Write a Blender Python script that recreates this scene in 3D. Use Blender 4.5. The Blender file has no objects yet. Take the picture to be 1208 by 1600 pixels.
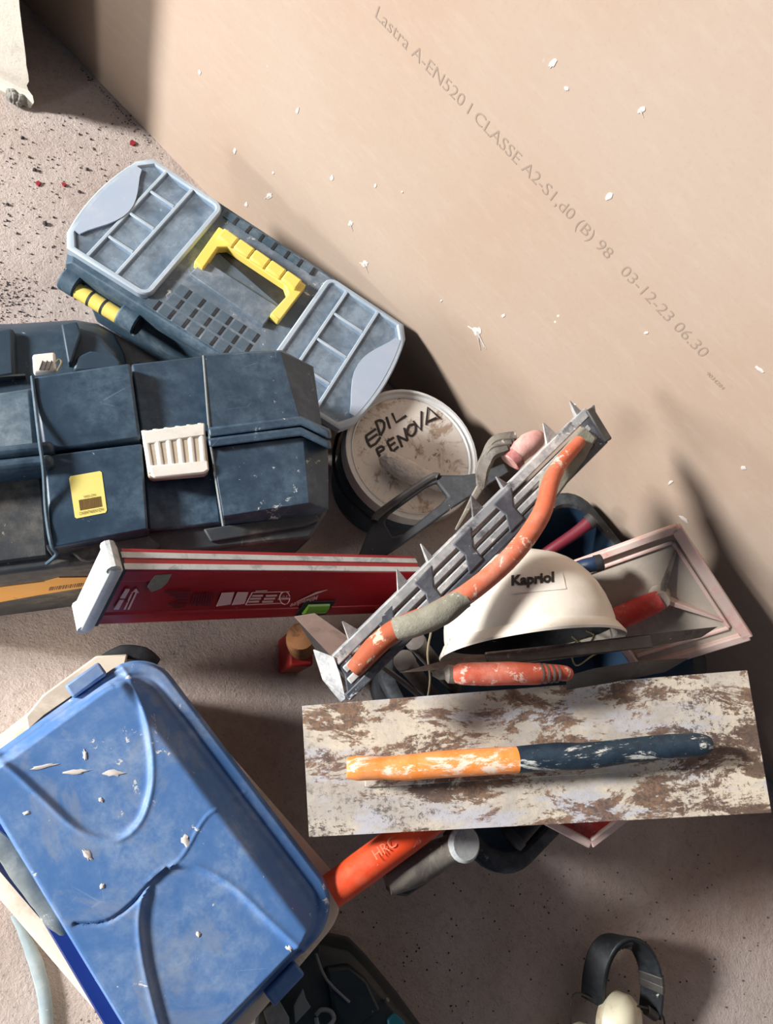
import bpy, bmesh, math, random
import numpy as np
from mathutils import Vector, Matrix, noise

random.seed(7)
SC = bpy.context.scene
COL = SC.collection

# ---------------------------------------------------------------- camera
FPX, CAM_H, TILT, ROLL = 1155.0, 1.2, math.radians(27.0), math.radians(46.2)
ct, st = math.cos(TILT), math.sin(TILT)
ca, sa = math.cos(ROLL), math.sin(ROLL)
N_ = Vector((0, ct, st)); FWD = Vector((0, st, -ct)); XW = Vector((1, 0, 0))
RGT = ca * XW + sa * N_
UPV = -sa * XW + ca * N_
CAM = Vector((0, -0.809156, CAM_H))
cd = bpy.data.cameras.new('camera'); cam = bpy.data.objects.new('camera', cd); COL.objects.link(cam)
mw = Matrix.Identity(4)
for i, v in enumerate((RGT, UPV, -FWD, CAM)):
    for k in range(3): mw[k][i] = v[k]
cam.matrix_world = mw
cd.sensor_fit = 'VERTICAL'; cd.sensor_height = 24.0; cd.sensor_width = 18.12
cd.lens = 24.0 * FPX / 1600.0
cd.clip_start = 0.01
SC.camera = cam

# ---------------------------------------------------------------- light
wd = bpy.data.worlds.new('world'); SC.world = wd; wd.use_nodes = True
bg = wd.node_tree.nodes['Background']
bg.inputs[0].default_value = (0.42, 0.62, 1.0, 1); bg.inputs[1].default_value = 0.09
ld = bpy.data.lights.new('window_light', 'AREA'); ld.shape = 'DISK'; ld.size = 1.0
ld.energy = 890; ld.color = (1.0, 0.965, 0.93)
lo = bpy.data.objects.new('window_light', ld); COL.objects.link(lo)
lo.location = (-4.75, -3.70, 2.55)
lo.rotation_euler = (Vector((0.0, -0.4, 0.15)) - lo.location).to_track_quat('-Z', 'Y').to_euler()
l2 = bpy.data.lights.new('second_window_light', 'AREA'); l2.shape = 'DISK'; l2.size = 0.45
l2.energy = 27; l2.color = (1.0, 0.96, 0.92)
lo2 = bpy.data.objects.new('second_window_light', l2); COL.objects.link(lo2)
lo2.location = (-1.05, -2.45, 0.56)
lo2.rotation_euler = (Vector((-0.4, 0.0, 0.3)) - lo2.location).to_track_quat('-Z', 'Y').to_euler()
SC.view_settings.view_transform = 'Standard'; SC.view_settings.look = 'None'
SC.view_settings.gamma = 1; SC.view_settings.use_curve_mapping = False
SC.view_settings.exposure = 0.0

# ---------------------------------------------------------------- picking real points
def ray(px, py): return FWD + (px - 604) / FPX * RGT - (py - 800) / FPX * UPV
def P(px, py, z=0.0):
    d = ray(px, py); return CAM + d * ((z - CAM_H) / d.z)
def Pk(px, py, k): return CAM + ray(px, py) * k
def PW(px, py, y=0.0):
    d = ray(px, py); return CAM + d * ((y - CAM.y) / d.y)
def Ppl(px, py, p0, n):
    d = ray(px, py); return CAM + d * ((p0 - CAM).dot(n) / d.dot(n))
def PL(pts, z=None): return [P(p[0], p[1], p[2] if len(p) > 2 else z) for p in pts]
Z = Vector((0, 0, 1))

# ---------------------------------------------------------------- materials
def lin(c):
    return tuple(((x / 255) / 12.92 if x / 255 <= 0.04045 else ((x / 255 + 0.055) / 1.055) ** 2.4) for x in c) + (1,)
MATS = {}
class NT:
    def __init__(s, name):
        s.m = bpy.data.materials.new(name); s.m.use_nodes = True; s.t = s.m.node_tree
        s.b = s.t.nodes['Principled BSDF']; s.tc = s.t.nodes.new('ShaderNodeTexCoord'); s.vec = s.tc.outputs['Object']
    def n(s, ty, **kw):
        x = s.t.nodes.new(ty)
        for k, v in kw.items(): setattr(x, k, v)
        return x
    def l(s, a, b): s.t.links.new(a, b)
    def noise(s, scale, detail=6, rough=0.6, stretch=None, dist=0.0, off=0):
        x = s.n('ShaderNodeTexNoise'); x.inputs['Scale'].default_value = scale
        x.inputs['Detail'].default_value = detail; x.inputs['Roughness'].default_value = rough; x.inputs['Distortion'].default_value = dist
        mp = s.n('ShaderNodeMapping'); s.l(s.vec, mp.inputs[0]); s.l(mp.outputs[0], x.inputs['Vector'])
        if stretch: mp.inputs['Scale'].default_value = stretch
        mp.inputs['Location'].default_value = (off, off * 1.7, off * .6)
        return x.outputs['Fac']
    def ramp(s, fac, lo, hi):
        x = s.n('ShaderNodeMapRange'); x.interpolation_type = 'SMOOTHSTEP'; s.l(fac, x.inputs[0])
        x.inputs[1].default_value = lo; x.inputs[2].default_value = hi; return x.outputs[0]
    def math(s, op, a, b):
        x = s.n('ShaderNodeMath', operation=op)
        for i, v in enumerate((a, b)):
            if isinstance(v, (int, float)): x.inputs[i].default_value = v
            else: s.l(v, x.inputs[i])
        return x.outputs[0]
    def mix(s, fac, a, b):
        x = s.n('ShaderNodeMix', data_type='RGBA')
        if isinstance(fac, (int, float)): x.inputs[0].default_value = fac
        else: s.l(fac, x.inputs[0])
        for i, v in ((6, a), (7, b)):
            if isinstance(v, tuple): x.inputs[i].default_value = v
            else: s.l(v, x.inputs[i])
        return x.outputs[2]
    def bump(s, h, strength=0.3, dist=0.002):
        x = s.n('ShaderNodeBump'); x.inputs['Strength'].default_value = strength; x.inputs['Distance'].default_value = dist
        s.l(h, x.inputs['Height']); s.l(x.outputs[0], s.b.inputs['Normal'])
    def fin(s, col, rough=0.6, metal=0.0, spec=None):
        if isinstance(col, tuple): s.b.inputs['Base Color'].default_value = col
        else: s.l(col, s.b.inputs['Base Color'])
        if isinstance(rough, (int, float)): s.b.inputs['Roughness'].default_value = rough
        else: s.l(rough, s.b.inputs['Roughness'])
        s.b.inputs['Metallic'].default_value = metal
        if spec is not None: s.b.inputs['Specular IOR Level'].default_value = spec
        return s.m

def dusty(name, base, dust=(190, 190, 190), amt=0.4, scale=9, fleck=0.0, fcol=(225, 222, 215), rough=0.6, metal=0.0,
          bump=0.15, scr=0.0, dark=None, dscale=14, damt=0.5, stretch=None, gap=0.12):
    """worn plastic / painted surface: base colour, film of dust, flecks of plaster, scratches, stains"""
    if name in MATS: return MATS[name]
    s = NT(name)
    n1 = s.noise(scale, 8, 0.65, stretch, 0.3); n2 = s.noise(scale * 7, 6, 0.7, stretch, off=3)
    f = s.math('MULTIPLY', s.ramp(n1, 0.5 - gap, 0.5 + gap * 1.6), s.ramp(n2, 0.25, 0.75))
    f = s.math('MULTIPLY', f, amt)
    c = s.mix(f, lin(base), lin(dust))
    if dark:
        n4 = s.noise(dscale, 9, 0.7, stretch, 0.6, off=11)
        c = s.mix(s.math('MULTIPLY', s.ramp(n4, 0.52, 0.62), damt), c, lin(dark))
    if fleck > 0:
        n3 = s.noise(scale * 5, 9, 0.75, None, 0.4, off=7)
        n5 = s.noise(scale * 1.3, 3, 0.5, None, 0, off=21)
        g = s.math('MULTIPLY', s.ramp(s.math('ADD', n3, s.math('MULTIPLY', s.math('SUBTRACT', n5, 0.5), 0.35)), 0.70 - fleck * 0.2, 0.735 - fleck * 0.2), 0.9)
        c = s.mix(g, c, lin(fcol))
    if scr > 0:
        v = s.n('ShaderNodeTexVoronoi', feature='DISTANCE_TO_EDGE'); v.inputs['Scale'].default_value = 13
        mp = s.n('ShaderNodeMapping'); mp.inputs['Scale'].default_value = (1, 3.1, 1.7); mp.inputs['Rotation'].default_value = (0.3, 0.5, 0.9)
        s.l(s.vec, mp.inputs[0]); s.l(mp.outputs[0], v.inputs['Vector'])
        g = s.math('MULTIPLY', s.ramp(v.outputs['Distance'], 0.012, 0.0), s.ramp(s.noise(16, 4, .6, off=5), 0.55, 0.7))
        c = s.mix(s.math('MULTIPLY', g, scr), c, lin(dust))
    if bump: s.bump(s.math('ADD', n2, n1), bump, 0.002)
    MATS[name] = s.fin(c, rough, metal)
    return MATS[name]

def m_floor():
    s = NT('concrete')
    a = s.noise(3.2, 8, .6, None, .4); b = s.noise(60, 8, .75); g = s.noise(240, 4, .7, off=4)
    c = s.mix(s.ramp(a, .35, .68), lin((204, 192, 186)), lin((182, 168, 160)))
    c = s.mix(s.math('MULTIPLY', s.ramp(b, .45, .75), .5), c, lin((142, 128, 120)))
    c = s.mix(s.math('MULTIPLY', s.ramp(g, .56, .72), .6), c, lin((108, 96, 92)))
    # fine dark grit in patches
    v = s.n('ShaderNodeTexVoronoi'); v.inputs['Scale'].default_value = 95; s.l(s.vec, v.inputs['Vector'])
    v.inputs['Randomness'].default_value = 1
    sp = s.math('MULTIPLY', s.ramp(v.outputs['Distance'], .22, .12), s.ramp(s.noise(6, 5, .7, off=9), .52, .68))
    c = s.mix(s.math('MULTIPLY', sp, .8), c, lin((62, 58, 60)))
    # reddish brown stain
    c = s.mix(s.math('MULTIPLY', s.ramp(s.noise(2.3, 5, .6, off=2), .5, .7), .35), c, lin((150, 118, 98)))
    s.bump(s.math('ADD', s.math('MULTIPLY', b, 1.0), s.math('MULTIPLY', g, .5)), .75, .006)
    return s.fin(c, .95, spec=.15)
def m_board():
    s = NT('board_paper')
    a = s.noise(2.0, 6, .55); b = s.noise(140, 5, .7); d = s.noise(26, 6, .65, (1, 1, 3.5), off=3)
    c = s.mix(s.ramp(a, .3, .7), lin((176, 160, 146)), lin((172, 150, 132)))
    c = s.mix(s.math('MULTIPLY', s.ramp(d, .45, .75), .25), c, lin((184, 172, 158)))
    c = s.mix(s.math('MULTIPLY', s.ramp(b, .5, .75), .18), c, lin((150, 130, 108)))
    # plaster dust haze low on the board, fine spatter
    v = s.n('ShaderNodeTexVoronoi'); v.inputs['Scale'].default_value = 26; mp = s.n('ShaderNodeMapping')
    mp.inputs['Scale'].default_value = (1.3, 1, .8); mp.inputs['Rotation'].default_value = (0, .5, 0)
    s.l(s.vec, mp.inputs[0]); s.l(mp.outputs[0], v.inputs['Vector'])
    sp = s.math('MULTIPLY', s.ramp(v.outputs['Distance'], .075, .04), s.ramp(s.noise(9, 3, .6, off=6), .56, .62))
    c = s.mix(s.math('MULTIPLY', sp, .7), c, lin((232, 226, 216)))
    s.bump(b, .12, .001)
    return s.fin(c, .9, spec=.2)
def m_trowel():
    s = NT('plastered_steel')
    a = s.noise(6, 10, .70, (1, 1.8, 1), .6); b = s.noise(13, 12, .78, (.8, 2.0, 1), .5, off=3); g = s.noise(150, 8, .8, off=5)
    e = s.noise(10, 8, .65, (.8, 2.6, 1), .3, off=8)
    c = s.mix(s.ramp(a, .4, .62), lin((168, 162, 154)), lin((204, 194, 176)))
    c = s.mix(s.math('MULTIPLY', s.ramp(e, .50, .62), .8), c, lin((176, 178, 188)))
    c = s.mix(s.math('MULTIPLY', s.ramp(g, .5, .62), .35), c, lin((150, 138, 124)))
    m_ = s.math('ADD', s.math('ADD', s.math('MULTIPLY', b, .55), s.math('MULTIPLY', a, .33)), s.math('MULTIPLY', g, .12))
    rust = s.mix(s.ramp(g, .42, .58), lin((70, 50, 42)), lin((124, 92, 70)))
    c = s.mix(s.math('MULTIPLY', s.ramp(m_, .50, .53), .9), c, rust)
    k = s.math('MULTIPLY', s.ramp(s.noise(5.5, 6, .65, off=14), .50, .60), s.ramp(s.math('ADD', s.math('MULTIPLY', g, .6), s.math('MULTIPLY', b, .4)), .5, .54))
    c = s.mix(s.math('MULTIPLY', k, .8), c, lin((70, 64, 64)))
    s.bump(s.math('ADD', b, g), .35, .002)
    return s.fin(c, .75, spec=.3)
def m_chipped(name, base, chip=(226, 220, 208), thr=.55, stretch=(1, 1, 1), second=None):
    s = NT(name)
    a = s.noise(18, 10, .78, stretch, .5); b = s.noise(60, 6, .7, off=2)
    col = lin(base)
    if second: col = s.mix(s.ramp(b, .35, .65), lin(base), lin(second))
    c = s.mix(s.math('MULTIPLY', s.ramp(a, thr, thr + .05), .95), col, lin(chip))
    s.bump(s.math('ADD', a, b), .25, .002)
    return s.fin(c, .6)
def m_lid_plastic():
    """dust-filmed translucent organiser cover"""
    s = NT('frosted_clear_plastic')
    t = s.n('ShaderNodeBsdfTransparent'); t.inputs[0].default_value = (.86, .92, .97, 1)
    mixs = s.n('ShaderNodeMixShader')
    a = s.noise(11, 8, .7, None, .4); b = s.noise(60, 6, .75, off=5)
    f = s.ramp(s.math('ADD', s.math('MULTIPLY', a, .7), s.math('MULTIPLY', b, .3)), .36, .70)
    f = s.math('ADD', s.math('MULTIPLY', f, .40), .12)
    sp = s.ramp(s.noise(95, 7, .8, off=9), .68, .72)
    f = s.math('MAXIMUM', f, s.math('MULTIPLY', sp, .9))
    s.fin(s.mix(sp, lin((178, 196, 212)), lin((236, 238, 240))), .45)
    out = s.t.nodes['Material Output']
    s.l(f, mixs.inputs[0]); s.l(t.outputs[0], mixs.inputs[1]); s.l(s.b.outputs[0], mixs.inputs[2]); s.l(mixs.outputs[0], out.inputs[0])
    return s.m
def plain(name, c, rough=.6, metal=0.0):
    if name in MATS: return MATS[name]
    s = NT(name); n = s.noise(40, 6, .7)
    MATS[name] = s.fin(s.mix(s.math('MULTIPLY', s.ramp(n, .4, .75), .25), lin(c), lin(tuple(min(255, int(x * .7 + 50)) for x in c))), rough, metal)
    return MATS[name]

M_FLOOR, M_BOARD, M_TROWEL, M_CLEAR = m_floor(), m_board(), m_trowel(), m_lid_plastic()
M_NAVY = dusty('dusty_slate_plastic', (52, 78, 96), (150, 166, 178), .55, 10, .18, rough=.65, bump=.2, scr=.3)
M_NAVYG = dusty('grey_dusted_plastic', (86, 102, 116), (166, 174, 184), .85, 9, .4, rough=.75, bump=.3)
M_BLACK = dusty('black_blue_plastic', (34, 56, 76), (104, 130, 148), .6, 7, .24, (190, 200, 205), .45, bump=.15, scr=.9)
M_BASE = dusty('scuffed_black_plastic', (44, 50, 56), (128, 122, 112), .75, 8, .2, (170, 158, 140), .65, bump=.3, scr=.8)
M_CASE = dusty('black_case_plastic', (34, 56, 74), (96, 118, 134), .4, 8, .08, rough=.5, bump=.2)
M_DARK = dusty('near_black_plastic', (26, 30, 36), (86, 88, 90), .5, 12, .1, rough=.6, bump=.2)
M_YEL = dusty('yellow_plastic', (240, 214, 104), (236, 220, 150), .5, 14, .0, rough=.5, bump=.05)
M_FROST = dusty('frosted_rib', (168, 184, 198), (200, 210, 220), .7, 14, .1, rough=.5, bump=.1)
M_FROSTW = dusty('frosted_white', (168, 184, 204), (192, 198, 212), .7, 9, .1, rough=.5, bump=.05)
M_LATCH = dusty('ivory_latch', (232, 230, 222), (196, 186, 170), .6, 20, .0, rough=.4, bump=.05)
M_LATCHD = dusty('tarnished_metal', (190, 176, 156), (206, 196, 178), .7, 30, .0, rough=.5, bump=.1)
M_LID = dusty('faded_blue_lid', (74, 118, 176), (150, 174, 204), .9, 8, .24, (232, 228, 218), .55, bump=.1, scr=.35, dark=(150, 158, 168), dscale=9, damt=.35)
M_BLUE = dusty('deep_blue_plastic', (8, 42, 116), (30, 66, 132), .4, 9, .0, rough=.5, bump=.05)
M_CREAM = dusty('cream_plastic', (232, 220, 200), (206, 184, 160), .6, 8, .0, rough=.5, bump=.08, dark=(150, 128, 108), dscale=9, damt=.35)
M_BUCKET = dusty('blue_grey_bucket', (40, 62, 80), (80, 102, 118), .6, 9, .1, rough=.6)
M_BLID = dusty('dirty_white_lid', (212, 206, 198), (222, 218, 212), .6, 12, .5, (120, 112, 104), .6, bump=.25, dark=(142, 112, 86), dscale=18, damt=.75)
M_BRIM = dusty('lid_rim_white', (206, 208, 208), (188, 182, 170), .6, 14, .1, rough=.5, bump=.08)
M_INK = plain('marker_ink', (34, 26, 28), .6)
M_MORTAR = dusty("rough_mortar", (200, 197, 193), (222, 219, 215), .8, 40, .3, (120, 116, 112), .95, bump=1.0)
M_RED = dusty('red_level_paint', (160, 26, 40), (176, 58, 66), .5, 12, .08, (214, 204, 196), .35, bump=.04, scr=.3)
M_WHITE = dusty('white_end_cap', (202, 206, 206), (168, 174, 176), .8, 16, .0, rough=.5, bump=.1, dark=(120, 132, 138), dscale=24, damt=.6)
M_WPRINT = plain('white_print', (226, 188, 188), .5)
M_DPRINT = plain('dark_print', (96, 20, 40), .5)
M_VIAL = plain('green_vial', (120, 176, 60), .2)
M_ALU = dusty('plastered_aluminium', (140, 144, 148), (222, 220, 214), 1.0, 12, .5, (230, 228, 222), .6, bump=.3, dark=(66, 66, 70), dscale=16, damt=.8)
M_ALUD = dusty('dark_cast_metal', (64, 68, 76), (126, 132, 140), .7, 14, .4, (200, 204, 206), .5, bump=.3)
M_ORANGE = dusty('worn_orange_handle', (196, 98, 66), (206, 158, 140), 1.0, 9, .55, (224, 200, 186), .6, bump=.25, dark=(164, 78, 54), dscale=26, damt=.4)
M_CEMENT = dusty('grey_cement_crust', (128, 126, 112), (156, 152, 138), .7, 26, .2, rough=.95, bump=.7)
M_RUSTOR = dusty('rusty_orange', (164, 80, 50), (142, 118, 94), 1.0, 10, .5, (196, 184, 160), .8, bump=.4, dark=(92, 64, 48), dscale=20, damt=.7)
M_PINK = dusty('pink_wood', (204, 152, 146), (226, 196, 186), .7, 16, .0, rough=.6, bump=.15, dark=(170, 96, 90), dscale=20, damt=.4)
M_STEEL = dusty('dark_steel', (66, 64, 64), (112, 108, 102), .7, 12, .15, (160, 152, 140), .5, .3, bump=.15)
M_STEELL = dusty('mortared_steel', (118, 112, 104), (164, 156, 144), .8, 18, .35, (206, 198, 186), .6, .1, bump=.3, dark=(62, 58, 58), dscale=20, damt=.6)
M_BROWNST = dusty('rust_brown_steel', (122, 100, 90), (152, 130, 118), .7, 14, .2, rough=.7, bump=.2, dark=(86, 68, 60), dscale=20, damt=.5)
M_HELM = dusty('white_helmet', (232, 226, 214), (206, 190, 166), .5, 9, .08, (120, 104, 88), .35, bump=.04)
M_PFLOAT = dusty('pinkish_float', (170, 162, 150), (196, 178, 168), .8, 14, .2, (196, 84, 80), .65, bump=.3, dark=(150, 142, 132), dscale=16, damt=.4)
M_PRIM = dusty('pink_stained_rim', (206, 186, 178), (212, 134, 128), .85, 22, .25, (206, 84, 80), .65, bump=.2)
M_REDH = dusty('red_handle', (190, 52, 46), (204, 150, 140), .75, 22, .25, rough=.6, bump=.2)
M_MAROON = dusty('maroon_handle', (110, 26, 44), (90, 60, 66), .6, 18, .1, rough=.5)
M_NBLUE = dusty('dark_blue_handle', (14, 40, 72), (44, 64, 88), .5, 18, .1, rough=.5)
M_TUB = dusty('black_rubber_tub', (38, 44, 52), (110, 116, 118), .7, 9, .3, (172, 172, 168), .7, bump=.35)
M_TUBIN = dusty('blue_stained_tub', (24, 52, 80), (46, 84, 112), .7, 7, .15, (110, 130, 142), .7, bump=.25)
M_ORG = m_chipped('chipped_orange_grip', (246, 140, 56), (240, 222, 204), .53, (.45, 2.0, 2.0), (246, 160, 96))
M_DGRIP = m_chipped('chipped_navy_grip', (22, 38, 52), (206, 206, 200), .53, (.45, 2.0, 2.0), (34, 54, 68))
M_VORANGE = dusty('bright_orange_rubber', (236, 76, 34), (240, 130, 96), .8, 10, .3, rough=.5, bump=.06)
M_WOODR = dusty('worn_red_wood', (196, 86, 62), (216, 156, 136), .95, 10, .6, (226, 200, 184), .6, bump=.2, stretch=(1, 1, 1))
M_WOODE = dusty('wood_end_grain', (150, 102, 62), (176, 130, 90), .7, 30, .0, rough=.8, bump=.3, dark=(90, 58, 36), dscale=40, damt=.6)
M_GWOOD = dusty('grey_wood', (84, 78, 74), (120, 112, 106), .7, 20, .1, rough=.85, bump=.3)
M_REDB = dusty('brick_red_paint', (150, 24, 20), (120, 40, 34), .5, 10, .0, rough=.6)
M_WIRE = plain('wire_metal', (150, 140, 110), .5, .3)
M_EAR = dusty('black_headband', (24, 28, 32), (90, 100, 106), .5, 14, .12, rough=.5, bump=.15)
M_EARCUP = dusty('ivory_cup', (226, 222, 196), (206, 190, 150), .5, 12, .0, rough=.4, bump=.05, dark=(190, 130, 80), dscale=14, damt=.4)
M_GREEN = dusty('dark_green_case', (26, 38, 42), (62, 76, 78), .5, 9, .05, rough=.45, bump=.12, scr=.3)
M_TEAL = plain('teal_plastic', (20, 110, 124), .5)
M_GREYP = dusty('grey_plastic', (108, 118, 120), (160, 164, 162), .7, 14, .2, rough=.6)
M_HOSE = dusty('grey_hose', (140, 156, 162), (180, 186, 186), .7, 14, .2, rough=.8, bump=.2)
M_STICK = dusty('yellow_label', (236, 222, 120), (240, 232, 160), .5, 12, .0, rough=.5, bump=.02)
M_OLABEL = dusty('orange_label', (238, 172, 72), (226, 186, 120), .6, 9, .25, (120, 104, 84), .5, bump=.02)
M_OPRINT = plain('brown_print', (112, 84, 44), .6)
M_PLASTER = dusty('white_plaster', (222, 218, 206), (200, 196, 186), .6, 8, .0, rough=.9, bump=.6, dark=(150, 150, 146), dscale=12, damt=.3)
M_PLEDGE = dusty('grey_plaster_edge', (132, 132, 126), (160, 158, 150), .7, 20, .1, rough=.95, bump=.8)
M_SPLASH = plain('plaster_splash', (208, 202, 196), .85)
M_PRINTW = plain('board_print', (150, 134, 120), .9)
M_CHIP = plain('red_chip', (140, 30, 40), .8)
M_CRUMB = plain('dark_crumb', (78, 72, 74), .9)

# ---------------------------------------------------------------- mesh building
class MB:
    def __init__(s): s.bm = bmesh.new()
    def face(s, vs):
        try: return s.bm.faces.new(vs)
        except ValueError: return None
    def loft(s, rings, cap0=True, cap1=True, closed=True):
        R = [[s.bm.verts.new(p) for p in r] for r in rings]
        n = len(R[0])
        for a, b in zip(R, R[1:]):
            for i in range(n if closed else n - 1):
                j = (i + 1) % n
                s.face((a[i], a[j], b[j], b[i]))
        if cap0 and closed: s.face(list(reversed(R[0])))
        if cap1 and closed: s.face(R[-1])
        return s
    def prism(s, top, vec, taper=None):
        vec = Vector(vec); bot = [p + vec for p in top]
        if taper:
            c = sum(top, Vector()) / len(top)
            top = [c + (p - c) * taper for p in top]
        return s.loft([bot, top])
    def box(s, c, ax, ay, az):
        c, ax, ay, az = map(Vector, (c, ax, ay, az))
        r = lambda k: [c + k * az + i * ax + j * ay for i, j in ((-1, -1), (1, -1), (1, 1), (-1, 1))]
        return s.loft([r(-1), r(1)])
    def bar(s, a, b, w, h, up=Z):
        a, b = Vector(a), Vector(b); t = (b - a).normalized(); side = t.cross(up).normalized(); u2 = side.cross(t).normalized()
        r = lambda p: [p + side * x * w / 2 + u2 * y * h / 2 for x, y in ((-1, -1), (1, -1), (1, 1), (-1, 1))]
        return s.loft([r(a), r(b)])
    def tube(s, pts, rad, n=12, flat=1.0, up=Z, cap=True, sub=0):
        pts = [Vector(p) for p in pts]
        rad = [rad] * len(pts) if isinstance(rad, (int, float)) else list(rad)
        if sub: pts, rad = smooth_path(pts, rad, sub)
        rings = []; prev = None
        for i, p in enumerate(pts):
            t = (pts[min(i + 1, len(pts) - 1)] - pts[max(i - 1, 0)]).normalized()
            if prev is None:
                a = up - t * up.dot(t)
                if a.length < 1e-4: a = Vector((1, 0, 0)) - t * t.x
            else: a = prev - t * prev.dot(t)
            a.normalize(); prev = a; b = t.cross(a)
            rings.append([p + (a * math.sin(2 * math.pi * k / n) * flat + b * math.cos(2 * math.pi * k / n)) * rad[i] for k in range(n)])
        return s.loft(rings, cap, cap)
    def strip(s, pts, half, ups, thick, sub=0):
        """rectangular section swept on pts; half = half widths, ups = width directions"""
        pts = [Vector(p) for p in pts]
        half = [half] * len(pts) if isinstance(half, (int, float)) else half
        ups = [Vector(ups)] * len(pts) if not isinstance(ups, list) else ups
        rings = []
        for i, p in enumerate(pts):
            t = (pts[min(i + 1, len(pts) - 1)] - pts[max(i - 1, 0)]).normalized()
            w = (ups[i] - t * ups[i].dot(t)).normalized(); nn = t.cross(w)
            rings.append([p + w * half[i] * x + nn * thick / 2 * y for x, y in ((-1, -1), (1, -1), (1, 1), (-1, 1))])
        return s.loft(rings)
    def lathe(s, c, prof, n=48, ax=(Vector((1, 0, 0)), Vector((0, 1, 0)), Z), cap0=True, cap1=True):
        c = Vector(c)
        rings = [[c + ax[0] * r * math.cos(2 * math.pi * k / n) + ax[1] * r * math.sin(2 * math.pi * k / n) + ax[2] * z for k in range(n)] for r, z in prof]
        return s.loft(rings, cap0, cap1)
    def plate(s, outer, holes, vec):
        """flat polygon with holes, extruded by vec"""
        es = []
        for loop in [outer] + holes:
            vs = [s.bm.verts.new(p) for p in loop]
            es += [s.bm.edges.new((vs[i], vs[(i + 1) % len(vs)])) for i in range(len(vs))]
        g = bmesh.ops.triangle_fill(s.bm, use_beauty=True, use_dissolve=False, edges=es)
        fs = [x for x in g['geom'] if isinstance(x, bmesh.types.BMFace)]
        ex = bmesh.ops.extrude_face_region(s.bm, geom=fs)
        bmesh.ops.translate(s.bm, vec=Vector(vec), verts=[x for x in ex['geom'] if isinstance(x, bmesh.types.BMVert)])
        return s
    def rough(s, amp, scale=60):
        for v in s.bm.verts:
            v.co += Vector(noise.noise_vector(v.co * scale)) * amp
        return s
    def build(s, name, mat, parent=None, bevel=0.0, smooth=35, seg=2, sub=0):
        bmesh.ops.recalc_face_normals(s.bm, faces=s.bm.faces[:])
        me = bpy.data.meshes.new(name)
        if parent is not None:
            s.bm.transform(WM[parent.name].inverted())
        s.bm.to_mesh(me); s.bm.free()
        me.materials.append(mat)
        if smooth is not None:
            me.polygons.foreach_set('use_smooth', [True] * len(me.polygons))
            me.set_sharp_from_angle(angle=math.radians(smooth))
        o = bpy.data.objects.new(name, me); COL.objects.link(o)
        if parent is not None:
            o.parent = parent; WM[o.name] = WM[parent.name]
        else:
            WM[o.name] = Matrix.Identity(4)
        if bevel:
            b = o.modifiers.new('bevel', 'BEVEL'); b.width = bevel; b.segments = seg; b.limit_method = 'ANGLE'; b.angle_limit = math.radians(30)
            b.harden_normals = False
        if sub:
            b = o.modifiers.new('sub', 'SUBSURF'); b.levels = sub; b.render_levels = sub
        return o
WM = {}
def smooth_path(pts, rad, sub):
    op, orr = [], []
    n = len(pts)
    for i in range(n - 1):
        p0, p1, p2, p3 = pts[max(i - 1, 0)], pts[i], pts[i + 1], pts[min(i + 2, n - 1)]
        for k in range(sub):
            t = k / sub
            op.append(0.5 * ((2 * p1) + (p2 - p0) * t + (2 * p0 - 5 * p1 + 4 * p2 - p3) * t * t + (3 * p1 - p0 - 3 * p2 + p3) * t ** 3))
            orr.append(rad[i] * (1 - t) + rad[i + 1] * t)
    op.append(pts[-1]); orr.append(rad[-1])
    return op, orr
def curve2(pts, sub=6):
    v = [Vector((p[0], p[1], p[2] if len(p) > 2 else 0)) for p in pts]
    q, _ = smooth_path(v, [0] * len(v), sub)
    return [(a.x, a.y, a.z) for a in q]
def thing(name, label, cat, loc=(0, 0, 0), xdir=None, group=None):
    o = bpy.data.objects.new(name, None); COL.objects.link(o); o.empty_display_size = .02
    m = Matrix.Translation(Vector(loc))
    if xdir is not None:
        m = m @ Matrix.Rotation(math.atan2(xdir[1], xdir[0]), 4, 'Z')
    o.matrix_world = m; WM[o.name] = m
    o['label'] = label; o['category'] = cat
    if group: o['group'] = group
    return o
def tag(o, label, cat, group=None):
    o['label'] = label; o['category'] = cat
    if group: o['group'] = group
    return o
def lab(o, label): o['label'] = label; return o
def struct(o): o['kind'] = 'structure'; return o
def stuff(o): o['kind'] = 'stuff'; return o
def rquad(corners, inset, radius, n=7):
    """inset quad with rounded corners, 2D (Vectors z ignored) -> list of (x, y)"""
    c = [Vector((p[0], p[1])) for p in corners]
    area = sum(c[i].x * c[(i + 1) % 4].y - c[(i + 1) % 4].x * c[i].y for i in range(4))
    if area < 0: c = c[::-1]
    lines = []
    for i in range(4):
        a, b = c[i], c[(i + 1) % 4]; d = (b - a).normalized(); nn = Vector((-d.y, d.x)); lines.append((a + nn * inset, d))
    q = []
    for i in range(4):
        (p1, d1), (p2, d2) = lines[i - 1], lines[i]
        den = d1.x * d2.y - d1.y * d2.x; w = p2 - p1
        q.append(p1 + d1 * ((w.x * d2.y - w.y * d2.x) / den))
    out = []
    rr = radius if isinstance(radius, (list, tuple)) else [radius] * 4
    for i in range(4):
        p = q[i]; a = (q[i - 1] - p).normalized(); b = (q[(i + 1) % 4] - p).normalized(); r = rr[i]
        half = math.acos(max(-1, min(1, a.dot(b)))) / 2; t = r / math.tan(half); cen = p + (a + b).normalized() * (r / math.sin(half))
        s0 = p + a * t - cen; s1 = p + b * t - cen
        a0 = math.atan2(s0.y, s0.x); a1 = math.atan2(s1.y, s1.x); da = (a1 - a0 + math.pi) % (2 * math.pi) - math.pi
        out += [(cen.x + r * math.cos(a0 + da * k / n), cen.y + r * math.sin(a0 + da * k / n)) for k in range(n + 1)]
    return out
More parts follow.
